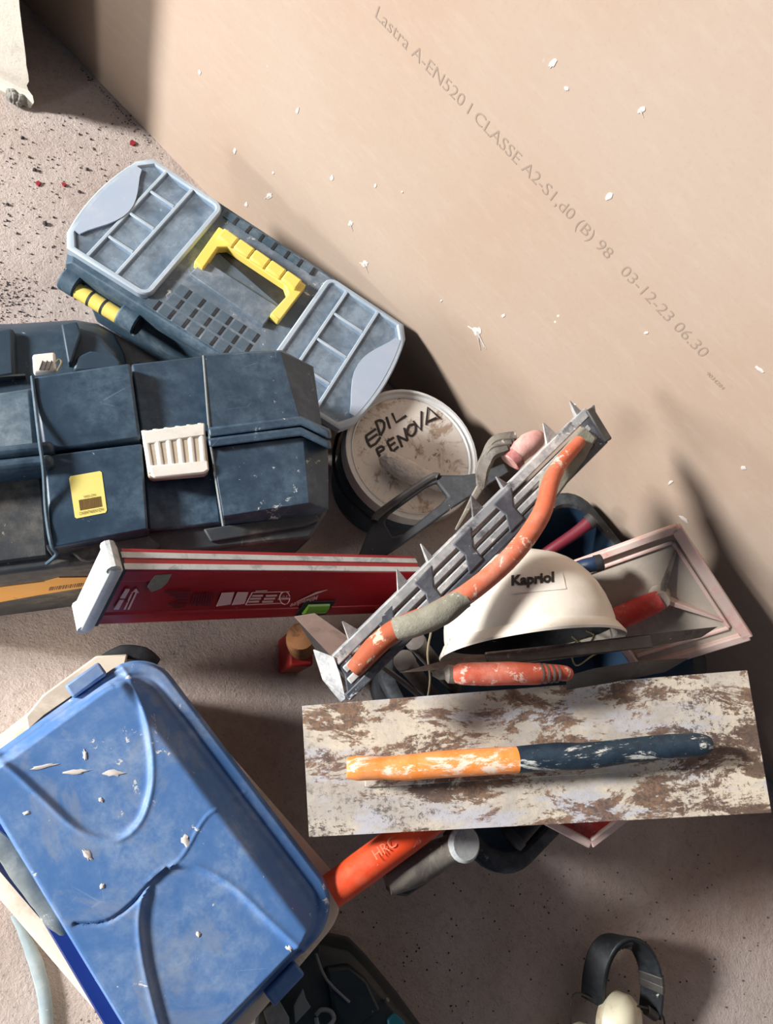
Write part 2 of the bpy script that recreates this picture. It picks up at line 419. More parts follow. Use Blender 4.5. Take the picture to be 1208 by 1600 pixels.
def rings(corners, spec):
    return [[Vector((x, y, z)) for x, y in rquad(corners, ins, rad)] for ins, z, rad in spec]
def text_mesh(name, txt, mat, parent, o, ex, ey, wid, hgt=None, bold=0.0, ext=0.0003, shear=0.0, align='LEFT'):
    """flat lettering: o = start of baseline, ex / ey unit vectors, wid = length of the line, hgt = cap height"""
    cu = bpy.data.curves.new(name, 'FONT'); cu.body = txt; cu.size = 1; cu.extrude = 0; cu.offset = bold; cu.resolution_u = 3; cu.shear = shear
    ob = bpy.data.objects.new(name, cu); COL.objects.link(ob)
    dg = bpy.context.evaluated_depsgraph_get(); dg.update()
    me = bpy.data.meshes.new_from_object(ob.evaluated_get(dg))
    COL.objects.unlink(ob); bpy.data.objects.remove(ob)
    xs = [v.co.x for v in me.vertices]; x0, x1 = min(xs), max(xs)
    sx = wid / (x1 - x0); sy = (hgt / 0.69) if hgt else sx
    ex, ey = Vector(ex).normalized(), Vector(ey).normalized(); nn = ex.cross(ey).normalized()
    inv = WM[parent.name].inverted()
    for v in me.vertices:
        v.co = inv @ (Vector(o) + ex * (v.co.x - x0) * sx + ey * v.co.y * sy + nn * ext)
    me.materials.clear(); me.materials.append(mat)
    t = bpy.data.objects.new(name, me); COL.objects.link(t); t.parent = parent; WM[t.name] = WM[parent.name]
    return t

# ================================================================ setting
mb = MB(); mb.box((0, -0.4, -0.02), (3.0, 0, 0), (0, 2.6, 0), (0, 0, 0.02))
floor = struct(mb.build('floor', M_FLOOR))
mb = MB(); mb.box((0, 0.0065, 0.75), (3.0, 0, 0), (0, 0.0065, 0), (0, 0, 0.75))
wall = struct(mb.build('wall_right', M_BOARD))
# plaster-covered wall end standing at the left of the board
pa, pb = P(36, 158), P(50, 168)
dl = (P(0, 146) - P(38, 165)); dl.z = 0; dl = dl.normalized() * .30
mb = MB()
nseg = 26
def slab_ring(z):
    k = max(0, 1 - z / .12)
    r = []
    for q, o in ((pa, 0), (pb, 1), (pb + dl, 2), (pa + dl, 3)):
        j = Vector(noise.noise_vector(Vector((o * 3.1, z * 40, 1)))) * (.004 + .012 * k * k); j.z = 0
        r.append(Vector((q.x, q.y, z)) + j)
    return r
zs = [0.0, .008, .016, .026, .036, .048, .06, .075, .09, .11, .13, .16, .2, .25, .3, .4, .5, .6, .75, .9, 1.1, 1.4]
mb.loft([slab_ring(z) for z in zs])
wl = struct(mb.build('wall_left', M_PLASTER, smooth=20))
q_ = pa + dl * .97
mb = MB(); mb.prism([Vector((q_.x, q_.y, 1.4)), Vector((q_.x + .02, q_.y, 1.4)), Vector((q_.x + .02, .0, 1.4)), Vector((q_.x, .0, 1.4))], (0, 0, -1.4)); struct(mb.build('light_block_return', dusty('shade_dark_return', (56, 56, 66), (78, 76, 80), .6, 9, .0, rough=.95, bump=.6)))  # return added to block light; its dark colour stands in for shade
mb = MB()
for i in range(26):     # crumbling plaster at its foot
    t = random.random(); c = pa.lerp(pa + dl * .06, t * t) + Vector((random.uniform(-.006, .012), random.uniform(-.012, .004), 0))
    r = random.uniform(.004, .012)
    rr = [[c + Vector((math.cos(a * 1.05) * r * math.sin(b) * random.uniform(.7, 1.2), math.sin(a * 1.05) * r * math.sin(b) * random.uniform(.7, 1.2), max(0, random.uniform(0, .03) * 0 + r * (1 - math.cos(b))))) for a in range(6)] for b in (.25, 1.2, 2.2, 2.9)]
    mb.loft(rr)
stuff(mb.build('plaster_crust', M_PLEDGE, wl, smooth=20))
# added blocker outside the frame, placed from the lamp to cast the floor shadow edge
def blocker_pt(px, py): S = P(px, py); return S + (lo.location - S) * (.3 / lo.location.z)
k0, k1 = blocker_pt(330, 1069), blocker_pt(-900, 924)
kn = Vector((-(k1 - k0).y, (k1 - k0).x, 0)).normalized(); kn = kn if kn.y > 0 else -kn
mb = MB(); mb.prism([k0, k1, k1 + kn * .12, k0 + kn * .12], (0, 0, -.3)); struct(mb.build('shadow_blocker_1', M_PLASTER))
# printed line on the board
p0, p1 = PW(586, 25.7), PW(1101, 555.5)
text_mesh('printed_text', 'Lastra A-EN520 I CLASSE A2-S1,d0 (B) 98   03-12-23 06.30', M_PRINTW, wall,
          (p0.x, 0, p0.z - .001), (1, 0, 0), (0, 0, 1), p1.x - p0.x, .0165, bold=-.006, ext=.0004)
q0, q1 = PW(1103, 584), PW(1129, 609)
text_mesh('printed_text', '9034284', M_PRINTW, wall, (q0.x, 0, q0.z), (q1.x - q0.x, 0, q1.z - q0.z), (0, 0, 1), (q1 - q0).length, .0055, ext=.0004)
# plaster splashes on the board
def splash(px, py, r, el=1.0, ang=90, drips=0):
    r *= .8; c = PW(px, py); mb = MB(); n = 14; d = Vector((math.cos(math.radians(ang)), 0, math.sin(math.radians(ang)))); e = Vector((-d.z, 0, d.x))
    pts = []
    for k in range(n):
        a = 2 * math.pi * k / n; rr = r * random.uniform(.65, 1.15)
        pts.append(c + d * math.cos(a) * rr * el + e * math.sin(a) * rr)
    mid = [c + (p - c) * .6 + Vector((0, -.0009, 0)) for p in pts]
    mb.loft([[p + Vector((0, .0005, 0)) for p in pts], [p + Vector((0, -.0006, 0)) for p in pts], mid])
    for k in range(drips):
        a = math.radians(random.uniform(200, 340)); L = r * random.uniform(2, 4.5); v = Vector((math.cos(a), 0, math.sin(a)))
        mb.tube([c + Vector((0, -.0006, 0)), c + v * L * .6 + Vector((0, -.0006, 0)), c + v * L + Vector((0, -.0003, 0))], [r * .3, r * .1, r * .12], 5, flat=1)
    mb.build('plaster_splash', M_SPLASH, wall, smooth=60)
for a in ((746, 518, .010, 1.3, 80, 4), (421, 306, .006, 2.2, 70, 1), (385, 320, .005, 2, 70, 0), (519, 278, .004, 2, 80, 0), (570, 412, .007, 1.8, 75, 2),
          (548, 349, .005, 1.8, 80, 1), (864, 99, .004, 2, 80, 0), (952, 307, .0045, 1.9, 80, 0), (1002, 172, .004, 1.6, 70, 1), (787, 493, .003, 2, 80, 0),
          (312, 113, .0035, 2.2, 80, 0), (367, 236, .004, 2.2, 80, 0), (885, 138, .003, 1.3, 20, 0), (1069, 811, .005, 2.4, 10, 0), (1048, 754, .0028, 3, 100, 1),
          (1162, 731, .004, 1.6, 60, 0), (897, 633, .003, 2, 60, 1), (587, 290, .003, 1.8, 80, 0), (465, 173, .0035, 2.4, 80, 0), (427, 270, .003, 1.5, 80, 0),
          (1187, 577, .003, 3, 15, 0), (1010, 520, .0025, 2, 70, 0), (690, 470, .002, 2, 80, 0), (629, 300, .002, 1.5, 80, 0)):
    splash(*a)

# ================================================================ floor debris
chips = []
for px, py, r in ((208, 224, .0075), (60, 287, .007), (100, 289, .005), (160, 502, .004), (153, 498, .003)):
    mb = MB(); c = P(px, py)
    pts = [c + Vector((math.cos(a) * r * random.uniform(.6, 1.1), math.sin(a) * r * random.uniform(.6, 1.1), .003)) for a in (0.3, 1.4, 2.5, 3.5, 4.6, 5.6)]
    mb.prism(pts, (0, 0, -.003), taper=.85)
    chips.append(mb.build('red_chip', M_CHIP))
for o, l in zip(chips, ('largest squarish red chip on the floor beside the board', 'rounded red chip on the pale floor left of the toolbox', 'small pale red chip between round chip and toolbox lid',
                        'tiny red flake on floor under the yellow latch', 'smallest red flake below the yellow latch')):
    tag(o, l, 'chip', 'red chips on the floor')
mb = MB()
def crumb(c, r):
    k = random.random() * 6
    ring = lambda z, q: [c + Vector((math.cos(a + k) * q * random.uniform(.7, 1.2), math.sin(a + k) * q * random.uniform(.7, 1.2), z)) for a in (0, 1.25, 2.5, 3.8, 5.0)]
    mb.loft([ring(0, r), ring(r * .8, r * .9), ring(r * 1.3, r * .35)])
for px, py, r in ((35, 216, .006), (54, 266, .007), (46, 246, .005), (70, 350, .008), (124, 300, .006), (12, 320, .006), (136, 265, .006), (124, 210, .004), (142, 218, .004),
                  (82, 450, .005), (27, 365, .004), (11, 345, .004), (84, 340, .004), (16, 248, .004)): crumb(P(px, py), r * .6)
for i in range(420):
    px, py = random.uniform(-5, 240), random.uniform(170, 505)
    crumb(P(px, py), random.choice((.0008, .001, .0014, .0018)))
for i in range(230):
    px, py = random.gauss(18, 20), random.gauss(468, 22); crumb(P(px, py), random.choice((.0007, .0009, .0013)))
for i in range(110):
    t = random.random(); px, py = 125 + t * 130, 100 + t * 138 + 3 + abs(random.gauss(0, 7)); crumb(P(px, py), random.choice((.0006, .001, .0015)))
for i in range(200):
    px, py = random.uniform(480, 1200), random.uniform(1330, 1600); crumb(P(px, py), random.choice((.0008, .0012, .0016)))
stuff(tag(mb.build('floor_grit', M_CRUMB), 'dark crumbs and grit scattered over the concrete floor', 'debris'))

# ================================================================ grey toolbox with yellow handle
ZT = .178
A0, B0, C0, D0 = P(228, 238, ZT), P(635, 497, ZT), P(520, 672, ZT), P(97, 395, ZT)
ux = (B0 - A0 + C0 - D0).normalized(); uy = Z.cross(ux)
cen = (A0 + B0 + C0 + D0) / 4
hx = ((B0 - A0).dot(ux) + (C0 - D0).dot(ux)) / 4; hy = ((A0 - D0).dot(uy) + (B0 - C0).dot(uy)) / 4
def tl(x, y, z): return Vector((cen.x, cen.y, 0)) + ux * x + uy * y + Z * z
def tpx(px, py, z=ZT):
    v = P(px, py, z); d = v - cen; return (d.dot(ux), d.dot(uy))
TB = thing('toolbox', 'grey plastic toolbox with yellow handle and clear organiser lids beside the board', 'toolbox', (cen.x, cen.y, 0), ux)
def tring(sx, sy, z, bulge, r=.02, n=6):
    """outline with bulging short ends"""
    pts = []
    for k in range(n + 1):
        t = k / n; y = -sy + 2 * sy * t; pts.append((sx + bulge * (1 - (2 * t - 1) ** 2) - .012 * max(0, abs(2 * t - 1) - .85) / .15, y))
    for k in range(n + 1):
        t = k / n; y = sy - 2 * sy * t; pts.append((-sx - bulge * (1 - (2 * t - 1) ** 2) + .012 * max(0, abs(2 * t - 1) - .85) / .15, y))
    return [tl(x, y, z) for x, y in pts]
mb = MB()
mb.loft([tring(hx * .86, hy * .80, .002, .008), tring(hx * .93, hy * .90, .13, .012)])
mb.build('body', M_NAVY, TB, bevel=.004)
mb = MB()
mb.loft([tring(hx * .955, hy * .96, .131, .014), tring(hx * .97, hy * .98, .15, .014), tring(hx * .985, hy * 1.0, .152, .016), tring(hx * .985, hy * 1.0, .165, .016), tring(hx * .95, hy * .97, ZT - .006, .014)])
mb.build('lid', M_NAVY, TB, bevel=.003)
def trect(x0, x1, y0, y1, z): return [tl(x0, y0, z), tl(x1, y0, z), tl(x1, y1, z), tl(x0, y1, z)]
# middle deck of the lid
xl, _ = tpx(290, 405); xr, _ = tpx(455, 520)
mb = MB(); mb.prism(trect(xl - .005, xr + .03, -hy * .93, hy * .93, ZT - .003), (0, 0, -.012))
deck = mb.build('deck', M_NAVYG, TB, bevel=.0015)
# organiser covers
def organiser(side):
    s = side
    xin = -.100 if s < 0 else .101     # inner edge
    xo = tpx(162, 298)[0] + .012 if s < 0 else tpx(599, 603)[0] - .014
    y0, y1 = (tpx(158, 424)[1], tpx(278, 277)[1]) if s < 0 else (tpx(516, 664)[1], tpx(556, 461)[1])
    ym, yh = (y0 + y1) / 2, (y1 - y0) / 2
    zt = ZT + .006
    def outline(ins, z, n=10):
        pts = []
        r = .018
        for k in range(n + 1):
            t = k / n; y = (-yh + ins) + 2 * (yh - ins) * t
            pts.append((xo - s * ins + s * .016 * (1 - (2 * t - 1) ** 2) - s * .010 * (max(0, abs(2 * t - 1) - .8) / .2) ** 2, ym + y))
        a = r - min(ins, r * .6)
        for k in range(5):
            t = math.pi / 2 * k / 4; pts.append((xin + s * ins + s * a * (1 - math.sin(t)), ym + yh - ins - a * (1 - math.cos(t))))
        for k in range(5):
            t = math.pi / 2 * k / 4; pts.append((xin + s * ins + s * a * (1 - math.cos(t)), ym - yh + ins + a * (1 - math.sin(t))))
        return [tl(x, y, z) for x, y in pts]
    mb = MB()
    mb.loft([outline(.0, ZT - .01), outline(.0, zt - .002), outline(.002, zt), outline(.0075, zt), outline(.009, zt - .003), outline(.009, ZT - .01)], False, False)
    fr = lab(mb.build('organiser_frame', M_FROST, TB, smooth=40), 'frosted clear frame of the %s organiser cover' % ('left' if s < 0 else 'right'))
    mb = MB(); mb.loft([outline(.003, ZT - .0095), outline(.003, ZT - .008)]); mb.build('tray_bottom', dusty('tray_dark', (30, 54, 72), (92, 116, 134), .9, 14, .5, (216, 220, 226), .7, bump=.2), fr)
    mb = MB(); mb.loft([outline(.006, zt - .005), outline(.006, zt - .003)]); mb.build('cover_pane', M_CLEAR, fr)
    # dividers: two across the box, three short ones between them
    w = abs(xo - xin)
    xa, xb = (tpx(242, 364)[0], tpx(200, 335)[0]) if s < 0 else (tpx(505, 511)[0], tpx(543, 562)[0])
    for x in (xa, xb):
        mb = MB(); mb.prism(trect(x - .0028, x + .0028, y0 + .008, y1 - .008, zt - .0005), (0, 0, -.012)); mb.build('divider', M_FROST, fr, bevel=.001)
    for k in (1, 2, 3):
        y = y0 + (y1 - y0) * k / 4
        mb = MB(); mb.prism(trect(min(xa, xb) + .003, max(xa, xb) - .003, y - .0024, y + .0024, zt - .0005), (0, 0, -.012)); mb.build('divider', M_FROST, fr, bevel=.001)
    # white finger tab along the curved end
    pts = []
    for k in range(13):
        t = k / 12; y = -yh * .72 + yh * 1.44 * t
        pts.append((xo - s * .008 + s * .016 * (1 - (y / yh) ** 2), ym + y))
    for k in range(13):
        t = 1 - k / 12; y = -yh * .72 + yh * 1.44 * t
        pts.append((xo - s * (.010 + .030 * math.sin(math.pi * t) ** 1.3), ym + y))
    mb = MB(); mb.prism([tl(x, y, zt + .0005) for x, y in pts], (0, 0, -.003)); lab(mb.build('finger_tab', M_FROSTW, fr, smooth=20), 'milky white crescent')
    if s < 0:
        mb = MB(); xm = xb + s * .022
        mb.prism(trect(xm - .008, xm + .008, ym - yh * .55, ym + yh * .5, zt - .006), (0, 0, -.004)); lab(mb.build('paper_slip', plain('paper', (214, 204, 206), .9), fr), 'pale paper slip under the cover')
organiser(-1); organiser(1)
# yellow handle lying flat
zh = ZT + .010
h1 = [tpx(*q) for q in ((302, 417), (341, 362), (476, 452), (434, 507))]
def hp(i): return tl(h1[i][0], h1[i][1], zh)
mb = MB()
a0_, a1_, a2_, a3_ = hp(0), hp(1), hp(2), hp(3)
ud = (a2_ - a1_).normalized(); vd = (a0_ - a1_).normalized()
W1, W2 = .017, .024
outer_ = [a0_ - ud * .003, a1_ - ud * .003, a2_ + ud * .003, a3_ + ud * .003]
loop = [a0_, a1_, a2_, a3_, a3_ - ud * W1, a2_ - ud * W1 + vd * (W2 + .012), a2_ - ud * (W1 + .012) + vd * W2, a1_ + ud * (W1 + .012) + vd * W2, a1_ + ud * W1 + vd * (W2 + .012), a0_ + ud * W1]
mb.plate([p + Z * .003 for p in loop], [], (0, 0, -.016)); hd = mb.build('handle', M_YEL, TB, bevel=.002)
n = 5
for k in range(n):
    p, q = a1_.lerp(a2_, .05 + .9 * k / n), a1_.lerp(a2_, .05 + .9 * (k + 1) / n - .006)
    mb = MB(); mb.bar(p + vd * .012, q + vd * .012, .0225, .019); mb.build('grip_segment', M_YEL, hd, bevel=.003)
# well behind the handle and raised plate in front of it
w4 = [tpx(*q) for q in ((338, 390), (350, 378), (452, 448), (440, 478))]
mb = MB(); mb.prism([tl(x, y, ZT - .0022) for x, y in w4], (0, 0, -.003)); lab(mb.build('handle_well', M_DARK, TB), 'dark hollow under the handle')
pl = [tpx(*q) for q in ((318, 409), (433, 482), (411, 511), (296, 431))]
mb = MB(); mb.prism([tl(x, y, ZT + .006) for x, y in pl], (0, 0, -.012)); mb.build('handle_plate', M_NAVYG, TB, bevel=.0015)
# sockets: square pads between pale ribs, each with a dark slot
c0_ = tpx(286.8, 454.3); c1_ = tpx(286.8 + 21 * 5, 454.3 + 14.2 * 5); dxs = (c1_[0] - c0_[0]) / 5; dys = dxs * .93
M_SOCK = dusty('socket_grey', (70, 88, 102), (122, 136, 148), .5, 12, .1, rough=.7, bump=.2)
for j in range(4):
    for i in range(-2 if j > 2 else (-1 if j > 1 else 0), 6 if j < 3 else 7):
        cx_, cy_ = c0_[0] + dxs * i, c0_[1] - dys * j
        if cy_ - dys * .4 < -hy * .955: continue
        mb = MB(); mb.prism(trect(cx_ - dxs * .41, cx_ + dxs * .22, cy_ - dys * .39, cy_ + dys * .39, ZT - .0022), (0, 0, -.002)); mb.build('socket', M_SOCK, TB)
        mb = MB(); mb.prism(trect(cx_ + dxs * .22, cx_ + dxs * .41, cy_ - dys * .39, cy_ + dys * .39, ZT - .0024), (0, 0, -.002)); mb.build('socket_slot', M_DARK, TB)
for k in range(7):
    p, q = (352, 333), (492, 425)
    t0, t1 = k / 7, (k + .75) / 7
    cs = [tpx(p[0] + (q[0] - p[0]) * t, p[1] + (q[1] - p[1]) * t) for t in (t0, t1)]
    c0, c1 = cs
    mb = MB(); mb.prism(trect(c0[0], c1[0], c0[1] - .007, c0[1] + .007, ZT - .001), (0, 0, -.003)); mb.build('slot_bridge', M_NAVY, TB)
    mb = MB(); mb.prism(trect(c1[0], c1[0] + .005, c0[1] - .008, c0[1] + .008, ZT - .0008), (0, 0, -.003)); mb.build('slot', M_DARK, TB)
# latch on the long side near the left end
la, lb = P(122, 452, .13), P(182, 497, .13)
lx = [(v - cen).dot(ux) for v in (la, lb)]; ly = -hy * 1.02
mb = MB(); mb.tube([tl(lx[0], ly - .006, .128), tl(lx[1], ly - .006, .128)], .0125, 14)
lt = lab(mb.build('latch', M_YEL, TB), 'yellow barrel latch')
for k in (.3, .62):
    x = lx[0] + (lx[1] - lx[0]) * k
    mb = MB(); mb.tube([tl(x, ly - .006, .128), tl(x + .004, ly - .006, .128)], .0128, 14); mb.build('latch_groove', M_DARK, lt)
for x, w in ((lx[0] - .014, .014), (lx[1] + .016, .016)):
    mb = MB(); mb.tube([tl(x - w, ly, .13), tl(x + w, ly, .13)], .020, 14, flat=.9); mb.build('latch_mount', M_NAVY, TB, bevel=.003)
mb = MB(); mb.tube([tl(lx[1] + .033, ly - .002, .128), tl(lx[1] + .0345, ly - .002, .128)], .015, 14); mb.build('latch_hole', M_DARK, TB)

# ================================================================ big black toolbox lying on its back
ZB = .272
bo = P(270, 720, 0)
BX = thing('toolbox', 'large black toolbox lying on its back with ivory latch and yellow barcode sticker', 'toolbox', bo, (P(470, 700) - P(75, 745)))
def bprism(name, pts, z, dz, mat=M_BLACK, bev=.003, parent=None, taper=None, seg=2):
    mb = MB(); mb.prism(PL(pts, z), (0, 0, -dz), taper); return mb.build(name, mat, parent or BX, bevel=bev, seg=seg)
tp_ = PL([(-170, 640), (50, 604), (205, 580), (436, 562), (480, 586), (506, 690), (512, 800), (486, 842), (250, 868), (80, 888), (-170, 918)], ZB)
bt_ = [Vector((p.x, p.y, .001)) for p in tp_]
cb_ = sum(bt_, Vector()) / len(bt_); bt_ = [cb_ + (p - cb_) * .95 for p in bt_]
for i_, q_ in ((7, (436, 890)), (8, (250, 928)), (9, (80, 953)), (10, (-170, 985))): bt_[i_] = P(q_[0], q_[1], .001)
bt_[6] = P(455, 855, .001)
mb = MB(); mb.loft([bt_, tp_]); mb.build('body', M_BASE, BX, bevel=.005)
# upper lid faces
bprism('lid_panel', [(50, 588), (204, 566), (221, 686), (68, 706)], ZB + .030, .03, bev=.004)
bprism('lid_panel', [(-170, 636), (50, 604), (60, 704), (-170, 730)], ZB + .012, .012, dusty('dust_greyed_black', (70, 92, 108), (158, 172, 180), .8, 8, .1, rough=.6), .006)
bprism('lid_panel', [(205, 568), (318, 555), (328, 676), (222, 688)], ZB + .012, .012)
mb = MB()
mb.loft([PL([(318, 553), (440, 547), (490, 573), (503, 664), (470, 664), (327, 684)], ZB), PL([(318, 555), (438, 549), (438.5, 549.5), (469, 655), (468, 656), (327, 675)], ZB + .034)])
mb.build('lid_panel', M_BLACK, BX, bevel=.002)
# lower faces
bprism('front_panel', [(68, 711), (222, 692), (232, 828), (80, 856)], ZB + .030, .03, bev=.003)
bprism('front_panel', [(222, 692), (329, 680), (346, 818), (232, 830)], ZB + .008, .008)
bprism('front_panel', [(-170, 745), (62, 712), (76, 870), (-170, 900)], ZB + .006, .006, M_BASE)
mb = MB()
mb.loft([PL([(330, 700), (474, 682), (513, 700), (514, 796), (494, 808), (351, 822)], ZB), PL([(331, 700), (473, 683), (474, 684), (483, 784), (482, 786), (349, 806)], ZB + .032)])
mb.build('front_panel', M_BLACK, BX, bevel=.002)
# collar where lid and box meet
for d0, d1 in ((0, 15), (17, 31)):
    mb = MB()
    mb.loft([PL([(323, 668 + d0), (472, 649 + d0), (517, 671 + d0), (519, 671 + d1), (474, 649 + d1), (325, 668 + d1)], ZB),
             PL([(325, 668 + d0), (470, 650 + d0), (514, 672 + d0), (516, 672 + d1), (471, 650 + d1), (327, 668 + d1)], ZB + .040)])
    mb.build('collar', M_BLACK, BX, bevel=.003)
for d0, d1 in ((0, 19), (21, 42)):
    bprism('collar', [(-170, 712 + d0), (83, 686 + d0), (86, 686 + d1), (-170, 712 + d1)], ZB + .042, .042, bev=.007, seg=3)
# foot pads and ledge at the base
bprism('foot_pad', [(104, 857), (232, 836), (252, 852), (244, 861), (136, 877), (126, 875)], ZB + .006, .006, M_BASE, .002)
bprism('foot_pad', [(318, 826), (494, 800), (500, 812), (478, 822), (330, 846)], ZB + .006, .006, M_BASE, .002)
# sloped skirt under the front panels
for pts0, pts1 in (([(72, 852), (234, 826)], [(84, 872), (232, 838)]),):
    mb = MB(); t = PL(pts0, ZB + .028); b_ = PL(pts1, ZB + .002)
    mb.loft([[t[0], t[1], t[1] - Z * .02, t[0] - Z * .02], [b_[0], b_[1], b_[1] - Z * .002, b_[0] - Z * .002]]); mb.build('skirt', M_BASE, BX)
# piping seams
mb = MB(); mb.tube(PL([(50, 588, ZB + .031), (56, 640, ZB + .032), (62, 690, ZB + .0435), (68, 735, ZB + .0435), (72, 800, ZB + .031), (80, 850, ZB + .03), (88, 866, ZB + .01), (72, 882, ZB + .004)]), .0022, 8, sub=5)
mb.build('seam_piping', M_NAVY, BX)
mb = MB(); mb.tube(PL([(318, 556, ZB + .033), (326, 660, ZB + .034), (330, 700, ZB + .034), (349, 822, ZB + .02)]), .0018, 8, sub=4)
mb.build('seam_piping', M_GREYP, BX)
# latch with raised ribs
zl = ZB + .036
lc = PL([(222, 674), (320, 661), (327, 734), (321, 738), (240, 745), (232, 742)], zl)
mb = MB(); mb.prism(lc, (0, 0, -.018)); LT = lab(mb.build('latch', M_LATCHD, BX, bevel=.002), 'ivory ribbed latch, brown between the ribs')
for k in range(6):
    t = (k + .02) / 5.35; a_, b_ = P(225 + 94 * t, 673 - 12 * t, zl), P(236 + 88 * t, 739 - 8 * t, zl)
    mb = MB(); mb.tube([a_, b_], .0036, 10, flat=.5); mb.build('rib', M_LATCH, LT)
mb = MB(); mb.prism(PL([(234, 727), (325, 719), (327, 734), (319, 739), (242, 746), (236, 742)], zl + .003), (0, 0, -.006)); mb.build('latch_lip', M_LATCH, LT, bevel=.002)
mb = MB(); mb.prism(PL([(222, 673), (320, 660), (321, 681), (224, 694)], zl + .002), (0, 0, -.006)); mb.build('latch_top', M_LATCH, LT, bevel=.002)
l2 = PL([(50, 553), (86, 549), (88, 577), (52, 582)], ZB + .032)
mb = MB(); mb.prism(l2, (0, 0, -.012)); L2 = lab(mb.build('latch', M_LATCH, BX, bevel=.003), 'second ivory latch on the top edge')
for k in range(3):
    mb = MB(); mb.bar(P(62 + 7 * k, 578, ZB + .0325), P(67 + 7 * k, 564, ZB + .0325), .0012, .002); mb.build('vent_slit', M_STEEL, L2)
mb = MB(); mb.tube(PL([(89, 580), (96, 566), (91, 562), (84, 570)], ZB + .03), .0012, 6, sub=4); mb.build('wire_loop', M_WIRE, L2)
# sticker with barcode (the square code is left out)
zs_ = ZB + .0305
st = PL([(110, 744), (156, 736), (159, 738), (167, 797), (165, 801), (120, 810), (117, 808), (108, 748)], zs_)
mb = MB(); mb.prism(st, (0, 0, -.0008)); ST = lab(mb.build('sticker', M_STICK, BX), 'yellow rounded sticker with barcode')
s0, s1, s2 = P(109, 743, zs_), P(158, 735, zs_), P(118, 810, zs_)
ex_s, ey_s = (s1 - s0), (s2 - s0)
mb = MB(); x = .17
while x < .86:
    w = random.choice((.008, .012, .02, .03)); c = s0 + ex_s * x + ey_s * .60; c2 = c + ex_s * w
    mb.prism([c + Z * .0004, c2 + Z * .0004, c2 + ey_s * .24 + Z * .0004, c + ey_s * .24 + Z * .0004], (0, 0, -.0005)); x += w + random.choice((.009, .014, .02))
mb.build('barcode', M_OPRINT, ST)
text_mesh('printed_text', 'CA0047N00XYZ9V', M_OPRINT, ST, s0 + ex_s * .13 + ey_s * .945, ex_s, -ey_s, ex_s.length * .78, ey_s.length * .07, ext=.0005)
text_mesh('printed_text', 'W0X1Z9V', M_OPRINT, ST, s0 + ex_s * .33 + ey_s * .575, ex_s, -ey_s, ex_s.length * .40, ey_s.length * .055, ext=.0005)
# orange strip on the underside
e0_, e1_ = P(80, 888, ZB), P(-170, 918, ZB)
nb = (e1_ - e0_).cross(P(-45, 970, .001) - (e0_ + e1_) / 2).normalized()
if nb.dot(CAM - e0_) < 0: nb = -nb
ol = [Ppl(x, y, e0_ + nb * .0012, nb) for x, y in ((-60, 925), (70, 909), (92, 903), (146, 902), (140, 917), (60, 930), (-60, 952))]
mb = MB(); mb.prism(ol, -nb * .001); OLB = lab(mb.build('label_strip', M_OLABEL, BX), 'torn orange label strip')
mb = MB(); x = 78
while x < 134:
    w = random.choice((1, 1.6, 2.4)); y = 918 - (x - 78) * .13
    mb.prism([Ppl(a_, b_, e0_ + nb * .0018, nb) for a_, b_ in ((x, y), (x + w, y - .2), (x + w - 2, y + 5), (x - 2, y + 5.2))], -nb * .0005); x += w + random.choice((1, 1.8))
mb.build('barcode', M_OPRINT, OLB)

# ================================================================ rounded black case behind it
CS = thing('tool_case', 'rounded ribbed black case half hidden behind the big black toolbox', 'case', P(60, 600, 0))
bk0, bk1 = P(40, 590, ZB + .03), P(204, 566, ZB + .03); bkn = (bk1 - bk0).cross(Z).normalized(); bkn = bkn if bkn.dot(CAM - bk0) < 0 else -bkn
def cprof(sc, z):
    r_ = PL([(-170 , 512 + sc), (20, 508 + sc), (118, 502 + sc), (152, 508 + sc * 1.2), (176 - sc, 522 + sc), (192 - sc, 552), (196 - sc, 568)], z)
    return r_ + [Vector((q.x, q.y, z)) + bkn * .006 for q in (bk1.lerp(bk0, .02), bk0.lerp(bk1, -1.3))]
mb = MB(); mb.loft([cprof(-2, .001), cprof(0, .06), cprof(0, .135), cprof(5, .158), cprof(14, .17)])
mb.build('body', M_CASE, CS, bevel=.004)
for pts in ([(-40, 512), (24, 508), (28, 590), (-40, 600)], [(94, 503), (121, 500), (128, 520), (112, 568), (106, 570)]):
    mb = MB(); mb.prism(PL(pts, .182), (0, 0, -.05), taper=.93); mb.build('rib', M_CASE, CS, bevel=.006)
mb = MB(); mb.prism(PL([(118, 556), (140, 546), (180, 552), (192, 566), (190, 580), (112, 578)], .178), (0, 0, -.03), taper=.95); mb.build('corner_step', M_CASE, CS, bevel=.004)
mb = MB(); mb.bar(P(-60, 594, .176), P(40, 588, .176), .003, .01); mb.build('seam', M_DARK, CS)

# ================================================================ bucket with marker writing
ZL = .16
bc = P(646, 708, ZL); rb = (P(543, 708, ZL) - P(750, 708, ZL)).length / 2; rb = (rb + (P(646, 607, ZL) - P(646, 810, ZL)).length / 2) / 2
BK = thing('paint_bucket', 'round paint bucket with dirty white lid and handwritten letters', 'bucket', (bc.x, bc.y, 0))
b0 = Vector((bc.x, bc.y, 0))
mb = MB(); mb.lathe(b0, [(rb * .82, .001), (rb * .93, ZL - .045), (rb * .97, ZL - .044), (rb * .98, ZL - .034), (rb * .94, ZL - .032), (rb * .95, ZL - .01)]); mb.build('body', M_BUCKET, BK)
mb = MB(); mb.lathe(b0, [(rb * .96, ZL - .024), (rb, ZL - .022), (rb, ZL - .005), (rb * .985, ZL + .001), (rb * .95, ZL + .001), (rb * .935, ZL - .004), (rb * .90, ZL - .004), (rb * .89, ZL - .002), (rb * .87, ZL - .005)], cap1=False)
mb.build('lid_rim', M_BRIM, BK)
